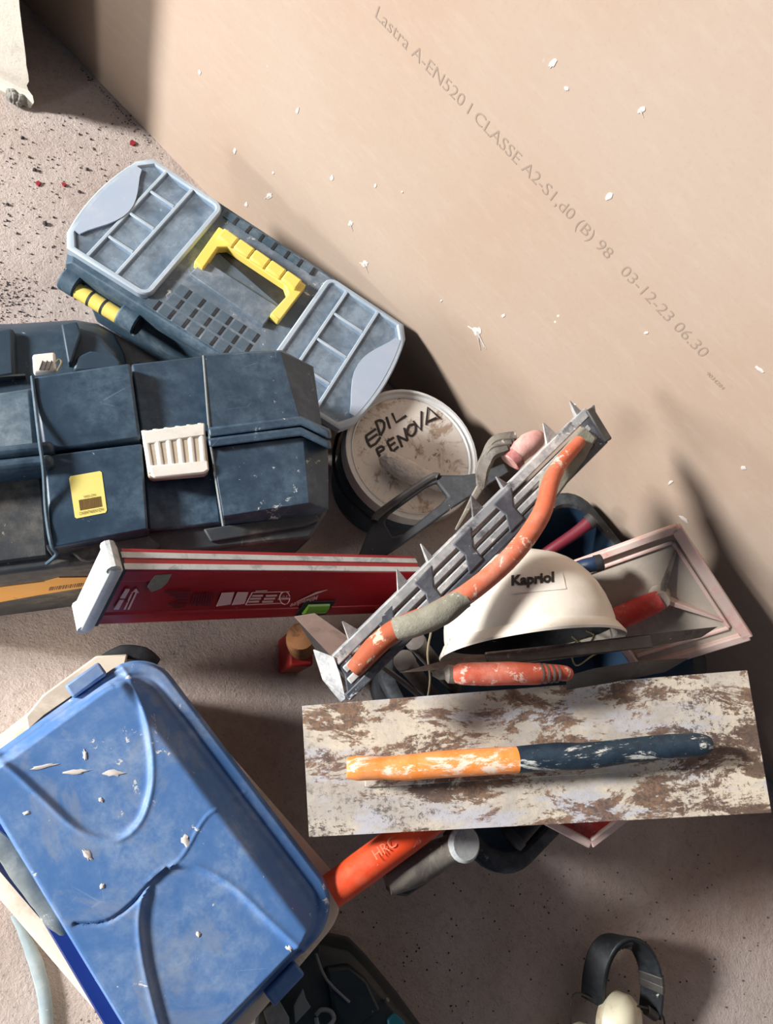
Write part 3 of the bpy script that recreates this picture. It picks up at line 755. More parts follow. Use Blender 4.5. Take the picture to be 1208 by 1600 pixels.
mb = MB(); mb.lathe(b0, [(rb * .90, ZL - .02), (rb * .88, ZL - .006), (rb * .5, ZL - .005), (.001, ZL - .005)]); lid = mb.build('lid', M_BLID, BK)
zi = ZL - .0042
def zz(px, py): return P(520 + px / 5.033, 600 + py / 5.033, zi)
strokes = [[(262, 408), (340, 352)], [(262, 410), (275, 455), (296, 492)], [(276, 448), (350, 395)], [(294, 494), (340, 468), (376, 418)],
           [(342, 296), (376, 402)], [(336, 298), (375, 284), (404, 304), (404, 352), (378, 402)], [(424, 258), (452, 350)], [(468, 228), (500, 302), (578, 248)],
           [(345, 510), (378, 586)], [(345, 512), (385, 490), (402, 512), (358, 548), (402, 578)], [(428, 452), (470, 532)], [(428, 452), (482, 420)], [(446, 490), (492, 458)], [(470, 532), (516, 492)], [(440, 432), (442, 430)],
           [(508, 405), (548, 496)], [(508, 408), (590, 446)], [(590, 446), (562, 345)], [(600, 325), (645, 318), (652, 370), (622, 408), (585, 380), (600, 325)],
           [(632, 290), (696, 366), (698, 214)], [(735, 322), (748, 184), (846, 272)], [(738, 300), (815, 266)]]
mb = MB()
for sg in strokes:
    pts = [zz(*q) for q in sg]
    if len(sg) > 3: mb.tube(pts, .0021, 6, flat=.25, sub=4)
    else: mb.tube(pts, .0021, 6, flat=.25)
lab(mb.build('handwriting', M_INK, lid), 'black marker letters EDIL RENOVA')
mb = MB()
ear = [b0 + Vector((math.cos(a) * rb * 1.03, math.sin(a) * rb * 1.0, ZL - .05 - .012 * abs(math.sin((a - 3.3) * 2)))) for a in [3.0 + .2 * k for k in range(12)]]
mb.tube(ear, .003, 6); mb.build('bail', M_DARK, BK)
# dried mortar lump on the lid
mb = MB(); mb.tube(PL([(598, 712, ZL + .011), (606, 718, ZL + .014), (630, 733, ZL + .016), (660, 746, ZL + .014), (690, 757, ZL + .010), (712, 764, ZL + .006)]), [.008, .0165, .0185, .017, .0125, .007], 40, flat=.75, sub=12)
mb.rough(.0022, 70).rough(.0016, 240).rough(.0010, 600)
tag(mb.build('mortar_lump', M_MORTAR, smooth=60), 'tapered lump of dried grey mortar lying on the bucket lid', 'lump')

# ================================================================ black tub holding the tools
ZR = .215
tc = [P(900, 742, ZR), P(1128, 1042, ZR), P(778, 1404, ZR), P(575, 1020, ZR)]
tc[0].y = min(tc[0].y, -.012); tc[1].y = min(tc[1].y, -.02)
tcen = sum(tc, Vector()) / 4
TUB = thing('mortar_tub', 'black rubber mortar tub full of plastering tools against the board', 'tub', (tcen.x, tcen.y, 0), tc[1] - tc[0])
mb = MB()
mb.loft(rings(tc, [(.045, .001, .05), (.012, ZR - .02, .06), (.0, ZR - .018, .06), (.0, ZR - .003, .06), (.004, ZR, .06), (.016, ZR, .055), (.02, ZR - .004, .055)]), True, False)
mb.build('shell', M_TUB, TUB)
mb = MB()
mb.loft(rings(tc, [(.0195, ZR - .003, .055), (.026, ZR - .03, .055), (.055, .008, .05)]), False, True)
lab(mb.build('inner_face', M_TUBIN, TUB), 'inside face stained blue')

# ================================================================ red spirit level
LA = Pk(195, 890, .80); LC = Pk(620, 893, 1.05)
Lx = (LC - LA).normalized()
rbv = ray(150, 978); LB = CAM + rbv * ((LA - CAM).dot(Lx) / rbv.dot(Lx))
Lh = LB - LA; hL = Lh.length; Lyv = Lh.normalized(); Ln = Lx.cross(Lyv).normalized()
if Ln.dot(CAM - LA) < 0: Ln = -Ln
LLEN = .438; TH = .030
lvx = Lx.copy(); lvx.z = 0
LV = thing('spirit_level', 'red spirit level with white end cap propped on the tub edge', 'level', LA - Z * .02, lvx)
def lp(a, b, c=0.0): return LA + Lx * a + Lyv * (hL * b) + Ln * c      # a metres along, b 0..1 down the face, c out of the face
mb = MB()
prof = [(0.0, -.002), (.0, -TH), (1.0, -TH), (1.0, -.002), (.97, 0), (.80, 0), (.785, -.002), (.215, -.002), (.2, 0), (.03, 0)]
mb.loft([[lp(x, b, c) for b, c in prof] for x in (0, LLEN)])
mb.build('beam', M_RED, LV, bevel=.0008)
for b0_, c0_, w_ in ((-.005, -.004, .008), (-.005, -.020, .008)):
    mb = MB(); mb.box(lp(LLEN / 2, b0_, c0_), Lx * LLEN / 2, Ln * w_ / 2, Lyv * .0006); lab(mb.build('edge_stripe', M_WHITE, LV), 'bare white machined edge')
# end cap
mb = MB()
def capring(x, g): return [lp(x, -.03 * g, .004 * g), lp(x, -.03 * g, -TH - .004 * g), lp(x, 1 + .03 * g, -TH - .004 * g), lp(x, 1 + .03 * g, .004 * g)]
mb.loft([capring(-.002, .2), capring(-.004, 1), capring(-.012, 1.3), capring(-.018, .9)])
ec = lab(mb.build('end_cap', M_WHITE, LV, bevel=.003), 'scuffed white end cap')
mb = MB(); mb.box(lp(-.001, .5, -TH / 2), Lx * .003, Lyv * hL * .5, Ln * TH * .52); mb.build('gasket', M_DARK, ec)
for b in (-.02, 1.02):
    mb = MB(); mb.tube([lp(-.013, b, .003), lp(-.013, b, -TH - .003)], .008, 10); mb.build('bumper', M_WHITE, ec)
def Lpt(px, py): return Ppl(px, py, LA, Ln)
def lpx(px, py):
    v = Lpt(px, py) - LA; return v.dot(Lx), v.dot(Lyv) / hL
def lpoly(mb, pts, out=.0006):
    mb.prism([lp(*lpx(*q), out) for q in pts], -Ln * .0005)
# vial
vx, vb = lpx(493, 950)
mb = MB(); mb.box(lp(vx, vb, .0002), Lx * .026, Lyv * .017, Ln * .001); mb.build('vial_window', M_DARK, LV, bevel=.004)
mb = MB(); mb.tube([lp(vx - .018, vb, .001), lp(vx + .018, vb, .001)], .011, 14, flat=.5, up=Ln); lab(mb.build('vial', M_VIAL, LV), 'green bubble vial')
# white and dark printing on the face
mb = MB()
lpoly(mb, [(400, 923), (418, 922), (416, 923.2), (399, 924.2)])
for pts in ([(347, 926), (366, 925), (360, 944), (338, 947)], [(371, 925), (388, 925), (382, 943), (362, 945)]): lpoly(mb, pts)
for a_, b_ in (((394, 925.5), (452, 924)), ((384, 944.5), (440, 942)), ((394, 925.5), (384, 944.5))):
    mb.bar(lp(*lpx(*a_), .0005), lp(*lpx(*b_), .0005), .0012, .0006, up=Ln)
for k in range(3):
    for j in range(2 + k % 2):
        x0 = 394 - k * 3 + j * 22; lpoly(mb, [(x0, 929.5 + k * 4.6), (x0 + 17, 929 + k * 4.6), (x0 + 16.3, 931.6 + k * 4.6), (x0 - .7, 932.1 + k * 4.6)])
mb.tube([lp(*lpx(445 + 8 * math.cos(t * .5), 934 + 10 * math.sin(t * .5)), .0004) for t in range(13)], .0007, 5)
for y0, y1 in ((920, 934.5), (937, 952)):      # size boxes near the end
    k0, k1 = (900 - y0) * .0, 0
    lpoly(mb, [(196 - (y0 - 920) * .55, y0), (203 - (y0 - 920) * .55, y0), (203 - (y1 - 920) * .55, y1), (195 - (y1 - 920) * .55, y1)])
for j in range(2): lpoly(mb, [(206 + j * 6, 924 + j), (208.5 + j * 6, 924 + j), (196 + j * 6, 952), (193 + j * 6, 952)])
lpoly(mb, [(207, 924), (217, 926), (213, 919)])
mb.prism([lp(*lpx(*q), .0006) for q in ((463, 940), (512, 921), (494, 925))], -Ln * .0005)
stuff(lab(mb.build('printed_marks', M_WPRINT, LV), 'pale printed marks'))
def ltext(t, a, b, hgt, mat, sh=0, bold=0):
    """upside-down lettering running from pixel a to pixel b (start at the right)"""
    pa_, pb_ = lp(*lpx(*a), .0009), lp(*lpx(*b), .0009); e = (pb_ - pa_); 
    text_mesh('printed_text', t, mat, LV, pa_, e, Ln.cross(e.normalized()), e.length, hgt, ext=.0, shear=sh, bold=bold)
ltext('Milwaukee', (497, 929), (453, 943), .011, M_WPRINT, .3, .01)
ltext('10', (449, 929), (441, 930), .008, M_WPRINT, 0)
pv0, pv1 = lp(*lpx(191, 950), .001), lp(*lpx(199, 921), .001)
ltext('60cm', (202, 922.5), (196, 933.5), .0045, M_RED, 0)
ltext('24in', (194.5, 938), (187.5, 951), .0045, M_RED, 0)
mb = MB()
for k in range(6):
    lpoly(mb, [(258 + (k * 7) % 23, 924 + k * 4.6), (300 - k * 2, 923 + k * 4.6), (299 - k * 2, 925.5 + k * 4.6), (257 + (k * 7) % 23, 926.5 + k * 4.6)])
for k in range(8):
    lpoly(mb, [(303 + k * 4 - 0, 927), (305.6 + k * 4, 927), (300.6 + k * 4 , 946), (298 + k * 4, 946)])
stuff(lab(mb.build('dark_print', M_DPRINT, LV), 'dark printed lines'))
# mortar smear
mb = MB(); c = [lpx(x, y) for x, y in ((243, 898), (268, 896), (262, 908), (252, 918), (236, 924), (230, 916), (236, 906))]
mb.prism([lp(a_, b_, .0012) for a_, b_ in c], -Ln * .001); mb.build('mortar_smear', M_CEMENT, LV)

# ================================================================ black D-shaped handle frame
def z5(px, py): return (440 + px / 2.237, 620 + py / 2.237)
def zf(px): return .197 + max(0, (px - 560)) / 190 * .09
HF = thing('handle_frame', 'black plastic frame handle with long opening lying across the bucket lid', 'handle', P(650, 820, .0))
def hfp(pts): return [P(*z5(*q), zf(z5(*q)[0])) for q in pts]
mb = MB()
mb.plate(hfp([(232, 592), (275, 545), (318, 432), (345, 396), (515, 282), (545, 272), (640, 272), (700, 262), (780, 230), (800, 262), (690, 330), (600, 388), (420, 520), (340, 572), (290, 595)]),
         [hfp([(362, 440), (378, 412), (505, 318), (545, 300), (582, 348), (560, 372), (420, 484), (388, 488)])], (0, 0, -.008))
mb.build('frame', M_DARK, HF, bevel=.003, seg=3)
mb = MB(); mb.tube(hfp([(325, 432), (352, 400), (515, 288), (548, 280)]), .006, 10, sub=3); mb.build('grip_bar', M_STEEL, HF)

# ================================================================ toothed plaster rasp
def zr(px, py):
    t = ((935 - px) * .66 + (py - 650) * .75) / (400 * .66 + 440 * .75); return .47 - .07 * t
def RP(px, py, dz=0.0): return P(px, py, zr(px, py) + dz)
RK = thing('plaster_rasp', 'long aluminium toothed plaster rasp with bowed orange handle on top of the pile', 'rasp', P(730, 870, .0), P(535, 1060) - P(925, 665))
rl0, rl1 = (914, 646), (521, 1034); rr0, rr1 = (941, 690), (541, 1090)
def rpt(t, s): 
    return (rl0[0] + (rl1[0] - rl0[0]) * t + s * ((rr0[0] - rl0[0]) * (1 - t) + (rr1[0] - rl1[0]) * t),
            rl0[1] + (rl1[1] - rl0[1]) * t + s * ((rr0[1] - rl0[1]) * (1 - t) + (rr1[1] - rl1[1]) * t))
def RR(t, s, dz=0): return RP(*rpt(t, s), dz)
for s_, w_, m_ in ((0.0, .0125, M_ALU), (.38, .0085, M_ALU), (.70, .0085, M_ALU), (1.0, .0095, M_ALUD)):
    mb = MB(); k0 = 0 if s_ in (0, 1) else .02
    mb.bar(RR(k0, s_), RR(1 - k0, s_), w_, .020); mb.build('rail', m_, RK, bevel=.0015)
for t in (.0, .33, .49, .645, .80, .965):
    mb = MB(); e = .021
    mb.loft([[RR(t - e * 1.8, .0, -.006), RR(t + e * 1.8, 0, -.006), RR(t + e * .8, .5, -.006), RR(t + e * 1.4, 1, -.006), RR(t - e * 1.4, 1, -.006), RR(t - e * .8, .5, -.006)],
             [RR(t - e * 1.8, .0, .008), RR(t + e * 1.8, 0, .008), RR(t + e * .8, .5, .0085), RR(t + e * 1.4, 1, .0085), RR(t - e * 1.4, 1, .0085), RR(t - e * .8, .5, .0085)]])
    mb.build('cross_web', M_ALUD, RK, bevel=.002)
mb = MB(); mb.bar(RR(0, -.05), RR(0, 1.08), .012, .026); mb.build('end_bar', M_STEEL, RK, bevel=.002)
ep = [RP(490, 1014, .0), RP(522, 1026, .012), RP(531, 1052, .010), RP(541, 1092, .0), RP(534, 1097, -.005), RP(505, 1062, -.01)]
mb = MB(); mb.prism(ep, (0, 0, -.004)); mb.build('end_plate', M_ALU, RK, bevel=.001)
for tip, t, big in (((891, 626), .01, 0), ((850, 660), .115, 1), ((776, 744), .30, 0), ((737, 774), .41, 1), ((658, 849), .60, 0), ((621, 889), .71, 1), ((536, 970), .90, 1)):
    w = .030 if big else .014
    a_, b_, c_ = RR(t - w * .6, 0, .004), RR(t + w, 0, .004), RP(tip[0], tip[1], .012)
    mb = MB(); dn = Vector((0, 0, -.005 if big else -.008))
    mb.loft([[a_, b_, b_ + dn, a_ + dn], [c_, c_ + (b_ - a_) * .06, c_ + (b_ - a_) * .06 + dn * .3, c_ + dn * .3]]); mb.build('tooth', M_ALU, RK)
hpth = [(906, 690, .018), (878, 722, .030), (861, 752, .042), (845, 805, .052), (800, 868, .058), (733, 926, .058), (674, 960, .05), (620, 983, .038), (584, 1012, .026), (553, 1047, .014)]
hrad = [.008, .009, .0102, .0110, .0113, .0114, .0112, .0118, .0120, .0095]
mb = MB(); mb.tube([RP(x, y, d) for x, y, d in hpth[:7]], hrad[:7], 16, sub=6); mb.build('handle', M_ORANGE, RK)
mb = MB(); mb.tube([RP(x, y, d) for x, y, d in ((726, 934, .057), (690, 956, .054), (655, 972, .046), (618, 984, .037))], [.0118, .0145, .0142, .0128], 16, sub=5); mb.rough(.0018, 60)
lab(mb.build('cement_crust', M_CEMENT, RK), 'grey cement stuck round the handle')
mb = MB(); mb.tube([RP(x, y, d) for x, y, d in hpth[6:]], hrad[6:], 16, sub=6); lab(mb.build('handle_root', M_RUSTOR, RK), 'rust-stained end of the handle')
mb = MB(); mb.prism([RP(*q, .016) for q in ((912, 664), (934, 684), (916, 716), (872, 778), (845, 768), (848, 742), (874, 708))], (0, 0, -.01)); mb.rough(.0012, 50)
lab(mb.build('handle_tongue', M_CEMENT, RK, bevel=.003), 'beige plaster-covered upper handle fixing')

# ================================================================ pink-handled scraper
PS = thing('scraper', 'pink-handled scraper with bent grey layered blades beside the rasp', 'scraper', P(790, 730, .0))
mb = MB(); mb.tube(PL([(796, 722, .40), (808, 708, .405), (826, 694, .41), (838, 686, .41), (845, 682, .405)]), [.0135, .0155, .0155, .013, .006], 16, sub=4); mb.build('handle', M_PINK, PS)
mb = MB(); mb.tube(PL([(797, 721, .40), (806, 712, .404)]), [.0155, .0158], 16); lab(mb.build('collar', dusty('dull_red', (150, 84, 82), (190, 140, 134), .7, 30, .2, rough=.7), PS), 'dull red collar')
for k in range(5):
    o = k * 6.5; pts = PL([(792 - o * .45 + 12, 676 + o * .75 + 6, .408), (778 - o * .3, 688 + o * .75, .402), (766 - o * .25, 706 + o * .55, .392), (757 - o * .15, 730 + o * .35, .376), (752 + o * .2 - 4, 758 + o * .15, .36)])
    pp, rr_ = smooth_path(pts, [.0048, .0075, .0080, .0070, .003], 5)
    ups_ = [((pp[min(i + 1, len(pp) - 1)] - pp[max(i - 1, 0)]).cross(FWD)).normalized() + FWD * (.5 if k % 2 else -.3) for i in range(len(pp))]
    mb = MB(); mb.strip(pp, rr_, ups_, .013); mb.rough(.0014, 55); mb.build('blade_layer', M_STEELL, PS, smooth=50, bevel=.0008)
mb = MB(); mb.tube(PL([(758, 748, .355), (742, 775, .34), (728, 800, .325), (712, 828, .31)]), [.006, .005, .003, .0015], 8, flat=.5, sub=3); mb.build('tang', M_STEELL, PS)

# ================================================================ white helmet
hx_ = (math.cos(math.radians(7)) * RGT + math.sin(math.radians(7)) * UPV)
hup = (-math.sin(math.radians(7)) * RGT + math.cos(math.radians(7)) * UPV)
TLT = math.radians(21.5)
crown = (math.cos(TLT) * hup + math.sin(TLT) * FWD).normalized()       # from opening to crown
near = hx_.cross(crown).normalized()
if near.dot(CAM - P(826, 1000, .3)) < 0: near = -near                   # rim side nearest the camera
HC = P(828, 996, .315)
kx = (HC - CAM).dot(FWD) / FPX
RX, RY, RZ = 134 * kx, 122 * kx, 136 * kx
HM = thing('helmet', 'white safety helmet lying on its side among the tools in the tub', 'helmet', (HC.x, HC.y, .02), (hx_.x, hx_.y))
def hpnt(a, e, g=1.0): # a around, e 0 rim..pi/2 crown
    return HC + hx_ * math.cos(a) * math.cos(e) ** .8 * RX * g + near * math.sin(a) * math.cos(e) ** .8 * RY * g + crown * math.sin(e) * RZ * g
NA = 64
def hring(e, g=1.0, push=0, off=0.0): return [hpnt(2 * math.pi * k / NA, e, g) + crown * off for k in range(NA)]
es = [0, .08, .2, .35, .5, .65, .8, .95, 1.1, 1.25, 1.4, 1.52]
mb = MB()
outer = []
for e in es:
    r = hring(e)
    for k in range(NA):                      # shallow crown ridges
        a = 2 * math.pi * k / NA
        r[k] += (r[k] - HC).normalized() * .004 * math.exp(-((math.cos(a)) / .30) ** 2) * min(1, max(0, (e - .55)) * 3)
    outer.append(r)
brim = [[HC + hx_ * math.cos(2 * math.pi * k / NA) * RX * q + near * math.sin(2 * math.pi * k / NA) * RY * q2 + crown * o for k in range(NA)]
        for q, q2, o in ((.975, .975, .002), (.985, .985, -.012), (1.075, 1.10, -.016), (1.085, 1.11, -.013), (1.02, 1.02, .0))]
inner = [hring(e, .965) for e in es]
mb.loft(list(reversed(inner)) + brim + outer, True, True)
shell = mb.build('shell', M_HELM, HM, smooth=50)
mb = MB()                                       # dark inner harness
mb.loft([hring(e, .93, off=.004) for e in (.12, .3, .5)], False, False)
mb.loft([hring(e, .91, off=.004) for e in (.12, .3, .5)], False, False)
mb.build('harness', M_DARK, HM)
mb = MB(); mb.loft([hring(e, .955) for e in es], False, True); lab(mb.build('lining', M_DARK, HM), 'black inner lining')
mb = MB(); mb.tube([HC + near * -RY * .3 + hx_ * RX * .55, HC + hx_ * RX * .62 - crown * .02, HC + hx_ * RX * .74 - crown * .008, HC + hx_ * RX * .66 + crown * .0], .0016, 6, sub=5); mb.build('chin_strap', M_WIRE, HM)
# front badge
def hsurf(px, py):
    d = ray(px, py); lo_, best = None, None
    o = CAM - HC
    def f(k):
        q = o + d * k; x, y, z = q.dot(hx_) / RX, q.dot(near) / RY, q.dot(crown) / RZ
        zc = max(0.0, min(.9999, z)); c = (1 - zc * zc) ** .4
        return math.hypot(x, y) / c - 1 if z > 0 else 1
    k = .6
    while k < 1.3:
        if f(k) < 0: return CAM + d * (k - .0012)
        k += .0008
    return CAM + d * .9
bl = [hsurf(*q) for q in ((796, 900), (830, 896), (872, 893), (884, 921), (845, 926), (800, 930))]
mb = MB()
g = [[hsurf(793 + 86 * (i / 10) + 6 * j / 5, 902 - 8 * i / 10 + 26 * j / 5) for i in range(11)] for j in range(6)]
mb.loft(g, closed=False); badge = lab(mb.build('badge', plain('badge_white', (226, 220, 210), .4), HM), 'square white badge panel')
ta, tb_, tt = hsurf(799, 914.5), hsurf(866, 908.5), hsurf(800, 898)
def text_on_helmet():
    cu = bpy.data.curves.new('t', 'FONT'); cu.body = 'Kapriol'; cu.size = 1; cu.offset = .045; cu.resolution_u = 3
    ob = bpy.data.objects.new('t', cu); COL.objects.link(ob)
    dg = bpy.context.evaluated_depsgraph_get(); dg.update(); me = bpy.data.meshes.new_from_object(ob.evaluated_get(dg))
    COL.objects.unlink(ob); bpy.data.objects.remove(ob)
    xs = [v.co.x for v in me.vertices]; x0, x1 = min(xs), max(xs)
    inv = WM[HM.name].inverted()
    for v in me.vertices:
        u = (v.co.x - x0) / (x1 - x0); w = v.co.y / .69
        q = hsurf(799 + 67 * u + 1.5 * w * 0, 914.5 - 6 * u - 15 * w)
        v.co = inv @ (q + (CAM - q).normalized() * .0012)
    me.materials.clear(); me.materials.append(M_INK)
    t = bpy.data.objects.new('lettering', me); COL.objects.link(t); t.parent = badge; WM[t.name] = WM[HM.name]
    lab(t, 'black name lettering')
text_on_helmet()

# ================================================================ pinkish plastic float leaning on the tub's far corner
f0, f1, f2 = P(1056, 824, .375), P(1166, 992, .345), P(890, 884, .26)
fx, fy = (f1 - f0), (f2 - f0)
fn = fx.cross(fy).normalized()
if fn.dot(CAM - f0) < 0: fn = -fn
FL = thing('plaster_float', 'pale plastic float with pink stained rim and red handle leaning at the tub corner', 'float', (f0 + fx * .5 + fy * .5) * 1.0 - Z * 0.05)
def fp(u, v, w=0.0): return f0 + fx * u + fy * v + fn * w
def fpx(px, py):
    q = Ppl(px, py, f0, fn) - f0
    a11, a12, a22 = fx.dot(fx), fx.dot(fy), fy.dot(fy); b1, b2 = q.dot(fx), q.dot(fy); d = a11 * a22 - a12 * a12
    return ((b1 * a22 - b2 * a12) / d, (a11 * b2 - a12 * b1) / d)
mb = MB(); mb.prism([fp(.02, .02), fp(.98, .02), fp(.98, 1.0), fp(.02, 1.0)], -fn * .006); mb.build('plate', M_PFLOAT, FL)
def fbar(u0, v0, u1, v1, w, h, name='rim', mat=M_PRIM, bev=.002):
    mb = MB(); mb.bar(fp(u0, v0, h / 2 - .003), fp(u1, v1, h / 2 - .003), w, h, up=fn); return mb.build(name, mat, FL, bevel=bev)
fbar(-.01, .0, 1.01, .0, .016, .014); fbar(0, -.02, 0, 1.0, .012, .014); fbar(1, -.02, 1, 1.0, .012, .014); fbar(.0, 1, 1, 1, .012, .014)
fbar(.10, .09, .90, .09, .006, .007, 'ridge'); fbar(.10, .09, .10, .95, .006, .007, 'ridge'); fbar(.9, .09, .9, .95, .006, .007, 'ridge')
hub = fpx(1030, 928)
H0 = fp(hub[0], hub[1], .022)
for q, m_ in (((1056, 860), M_STEELL), ((1130, 969), M_PRIM)):
    u, v = fpx(*q); mb = MB()
    a_, b_ = fp(hub[0], hub[1], 0), fp(u, v, 0); sd = (b_ - a_).cross(fn).normalized() * .004
    mb.loft([[a_ - sd, a_ + sd, a_ + sd + fn * .024, a_ - sd + fn * .024], [b_ - sd * .5, b_ + sd * .5, b_ + sd * .5 + fn * .004, b_ - sd * .5 + fn * .004]]); mb.build('brace', m_, FL, bevel=.001)
hb = fpx(955, 960)
HB = fp(hb[0], hb[1], .026)
mb = MB(); mb.tube([H0 + (H0 - HB) * .02, H0.lerp(HB, .25), H0.lerp(HB, .6), H0.lerp(HB, 1.3)], [.014, .0165, .0175, .017], 14, flat=.9, sub=3); mb.build('handle', M_REDH, FL)
mb = MB(); mb.tube([H0 - fn * .02, H0 + fn * .006], [.016, .013], 14); mb.build('handle_post', M_PFLOAT, FL)

# ================================================================ handles deep in the tub
def rod(name, label, cat, pts, rads, mat, endmat=None, group=None, part='handle'):
    p = PL(pts); t = thing(name, label, cat, p[-1]); mb = MB(); mb.tube(p, rads, 14, sub=3); mb.build(part, mat, t)
    if endmat:
        d = (p[-1] - p[-2]).normalized(); mb = MB(); mb.tube([p[-1] - d * .004, p[-1] + d * .006, p[-1] + d * .008], [rads[-1] * 1.12, rads[-1] * 1.12, rads[-1] * .8], 14); mb.build('end_cap', endmat, t)
    return t
rod('hand_tool', 'maroon tool handle with dark end deep in the blue side of the tub', 'tool', [(800, 900, .14), (850, 866, .19), (898, 834, .22), (922, 815, .235)], [.008, .009, .010, .0115], M_MAROON, M_STEEL)
rod('hand_tool', 'dark blue tool handle ending against the pale float', 'tool', [(862, 902, .25), (884, 895, .285), (913, 885, .32), (934, 880, .33)], [.009, .010, .011, .011], M_NBLUE, M_DARK)
rod('hand_tool', 'grey wooden handle end beside the helmet rim, upper of the pair', 'tool', [(712, 1075, .15), (676, 1034, .22), (650, 1003, .275)], [.010, .0115, .0125], M_GWOOD, M_GWOOD)
rod('hand_tool', 'grey wooden handle end under the long blade tip, lower of the pair', 'tool', [(690, 1105, .15), (658, 1066, .22), (633, 1034, .275)], [.010, .0115, .0130], M_GWOOD, M_GWOOD)
rod('steel_rod', 'thin dark rod running under the large steel trowel beside the rasp foot', 'rod', [(590, 1036, .30), (625, 1062, .29), (665, 1096, .27)], [.0035, .0035, .0035], M_STEEL, part='shaft')
mb = MB(); mb.tube(PL([(674, 985, .32), (668, 1020, .31), (672, 1060, .30), (668, 1092, .28)]), .0013, 6, sub=4); tag(mb.build('wire', M_WIRE), 'thin wire hanging below the left end of the helmet rim', 'wire')
mb = MB(); mb.tube(PL([(935, 992, .30), (905, 1000, .31), (893, 1015, .30), (900, 1040, .29), (925, 1025, .285), (948, 1012, .28), (958, 995, .27)]), .0012, 6, sub=5); tag(mb.build('wire', M_WIRE), 'curly yellowish wire between helmet opening and blades', 'wire')

# red wooden-ended block on the floor
RB = thing('hand_brush', 'red block with round wooden end standing in the shade beside the rasp foot', 'brush', P(470, 1050, 0))
mb = MB(); mb.prism(PL([(452, 985), (488, 990), (490, 1040), (453, 1042)], .09), (0, 0, -.088)); mb.build('block', M_REDB, RB, bevel=.004)
mb = MB(); mb.tube(PL([(472, 1010, .09), (470, 1000, .13), (470, 994, .15)]), [.021, .022, .020], 18, sub=2); lab(mb.build('wooden_end', M_WOODE, RB), 'round wooden end')
# brown angled trowel
AT = thing('corner_trowel', 'brown steel corner trowel bent in a V over the end of the level', 'trowel', P(515, 1005, .0))
a_, b_, c_, d_ = P(460, 963, .345), P(492, 958, .365), P(566, 1010, .355), P(532, 1040, .335)
mb = MB(); mb.prism([a_, b_, c_, d_], (0, 0, -.0025)); mb.build('blade', M_BROWNST, AT, bevel=.0006)
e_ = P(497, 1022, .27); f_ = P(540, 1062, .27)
mb = MB(); mb.prism([a_, d_, f_, e_], Vector((.002, .0015, -.001))); lab(mb.build('blade', M_STEEL, AT), 'dark steel wing')
mb = MB(); mb.tube(PL([(545, 1000, .365), (562, 1015, .37), (575, 1020, .365)]), [.007, .0065, .004], 10); mb.build('rivet', M_STEELL, AT)

# ================================================================ long steel blade and small orange trowel
LBd = thing('plastering_blade', 'long dark steel blade seen edge-on below the helmet', 'trowel', P(870, 1020, .0))
bp = [P(624, 1051, .375), P(700, 1030, .40), P(830, 1013, .415), P(1000, 992, .405), P(1122, 979, .395), P(1096, 996, .375), P(1010, 1012, .385), P(860, 1032, .385), P(720, 1044, .375)]
mb = MB(); mb.prism(bp, (0, 0, -.0022)); mb.build('blade', M_STEELL, LBd, bevel=.0004)
mb = MB(); mb.bar(P(760, 1030, .402), P(1017, 1002, .402), .016, .005); mb.build('spine_bar', M_STEEL, LBd, bevel=.001)
ST_ = thing('hand_trowel', 'small trowel with worn red wooden handle and dark blade above the big trowel', 'trowel', P(800, 1052, .0))
ph = PL([(710, 1054, .405), (722, 1053, .41), (760, 1053, .415), (800, 1052, .42), (838, 1053, .42), (866, 1051, .42), (884, 1052, .418), (890, 1052, .416)])
mb = MB(); mb.tube(ph, [.009, .0125, .0135, .0135, .0125, .0098, .0092, .006], 18, sub=4); mb.build('handle', M_WOODR, ST_)
for k in range(4):
    c = P(842 + k * 9, 1052.5, .42); t = (ph[-1] - ph[0]).normalized()
    mb = MB(); mb.tube([c - t * .0013, c + t * .0013], .0128 - k * .0007, 16); mb.build('turned_ring', M_GWOOD, ST_)
mb = MB(); mb.tube(PL([(712, 1054, .405), (700, 1053, .403), (694, 1054, .402)]), [.0105, .0108, .006], 14); fe = mb.build('ferrule', M_STEELL, ST_)
mb = MB(); mb.tube(PL([(697, 1054, .403), (686, 1054, .401), (676, 1053, .40)]), [.006, .006, .0025], 10, flat=.6); mb.build('tang_tip', M_STEELL, ST_)
mb = MB(); mb.prism([P(886, 1056, .412), P(930, 1044, .415), P(1000, 1033, .41), P(1078, 1028, .40), P(1040, 1050, .385), P(960, 1066, .38), P(886, 1078, .37)], (0, 0, -.0018)); mb.build('blade', M_STEEL, ST_, bevel=.0004)

# ================================================================ big steel trowel
t1, t2, t3, t4 = P(472, 1103, .28), P(1168, 1047, .42), P(1206, 1270, .42), P(483, 1308, .28)
tx = ((t2 - t1) + (t3 - t4)) / 2; ty = ((t1 - t4) + (t2 - t3)) / 2
tn = tx.cross(ty).normalized()
if tn.z < 0: tn = -tn
tcn = (t1 + t2 + t3 + t4) / 4
TW = thing('finishing_trowel', 'big rectangular steel trowel caked in plaster with orange and black handle', 'trowel', tcn - Z * .02, tx)
mb = MB(); mb.loft([[t4 - tn * .0025, t3 - tn * .0025, t2 - tn * .0025, t1 - tn * .0025], [t4, t3, t2, t1]]); mb.build('blade', M_TROWEL, TW, bevel=.0004)
def twp(px, py, h): return Ppl(px, py, tcn + tn * h, tn)
gp = [(542, 1200), (560, 1200), (600, 1200), (640, 1199), (680, 1195), (740, 1191), (808, 1187), (870, 1182), (920, 1181), (980, 1173), (1040, 1167), (1090, 1164), (1109, 1163)]
gr = [x * .80 for x in (.014, .0175, .0160, .0182, .0190, .0192, .0190, .0200, .0192, .0178, .0182, .0178, .012)]
def gpt(i): return twp(gp[i][0], gp[i][1], .040)
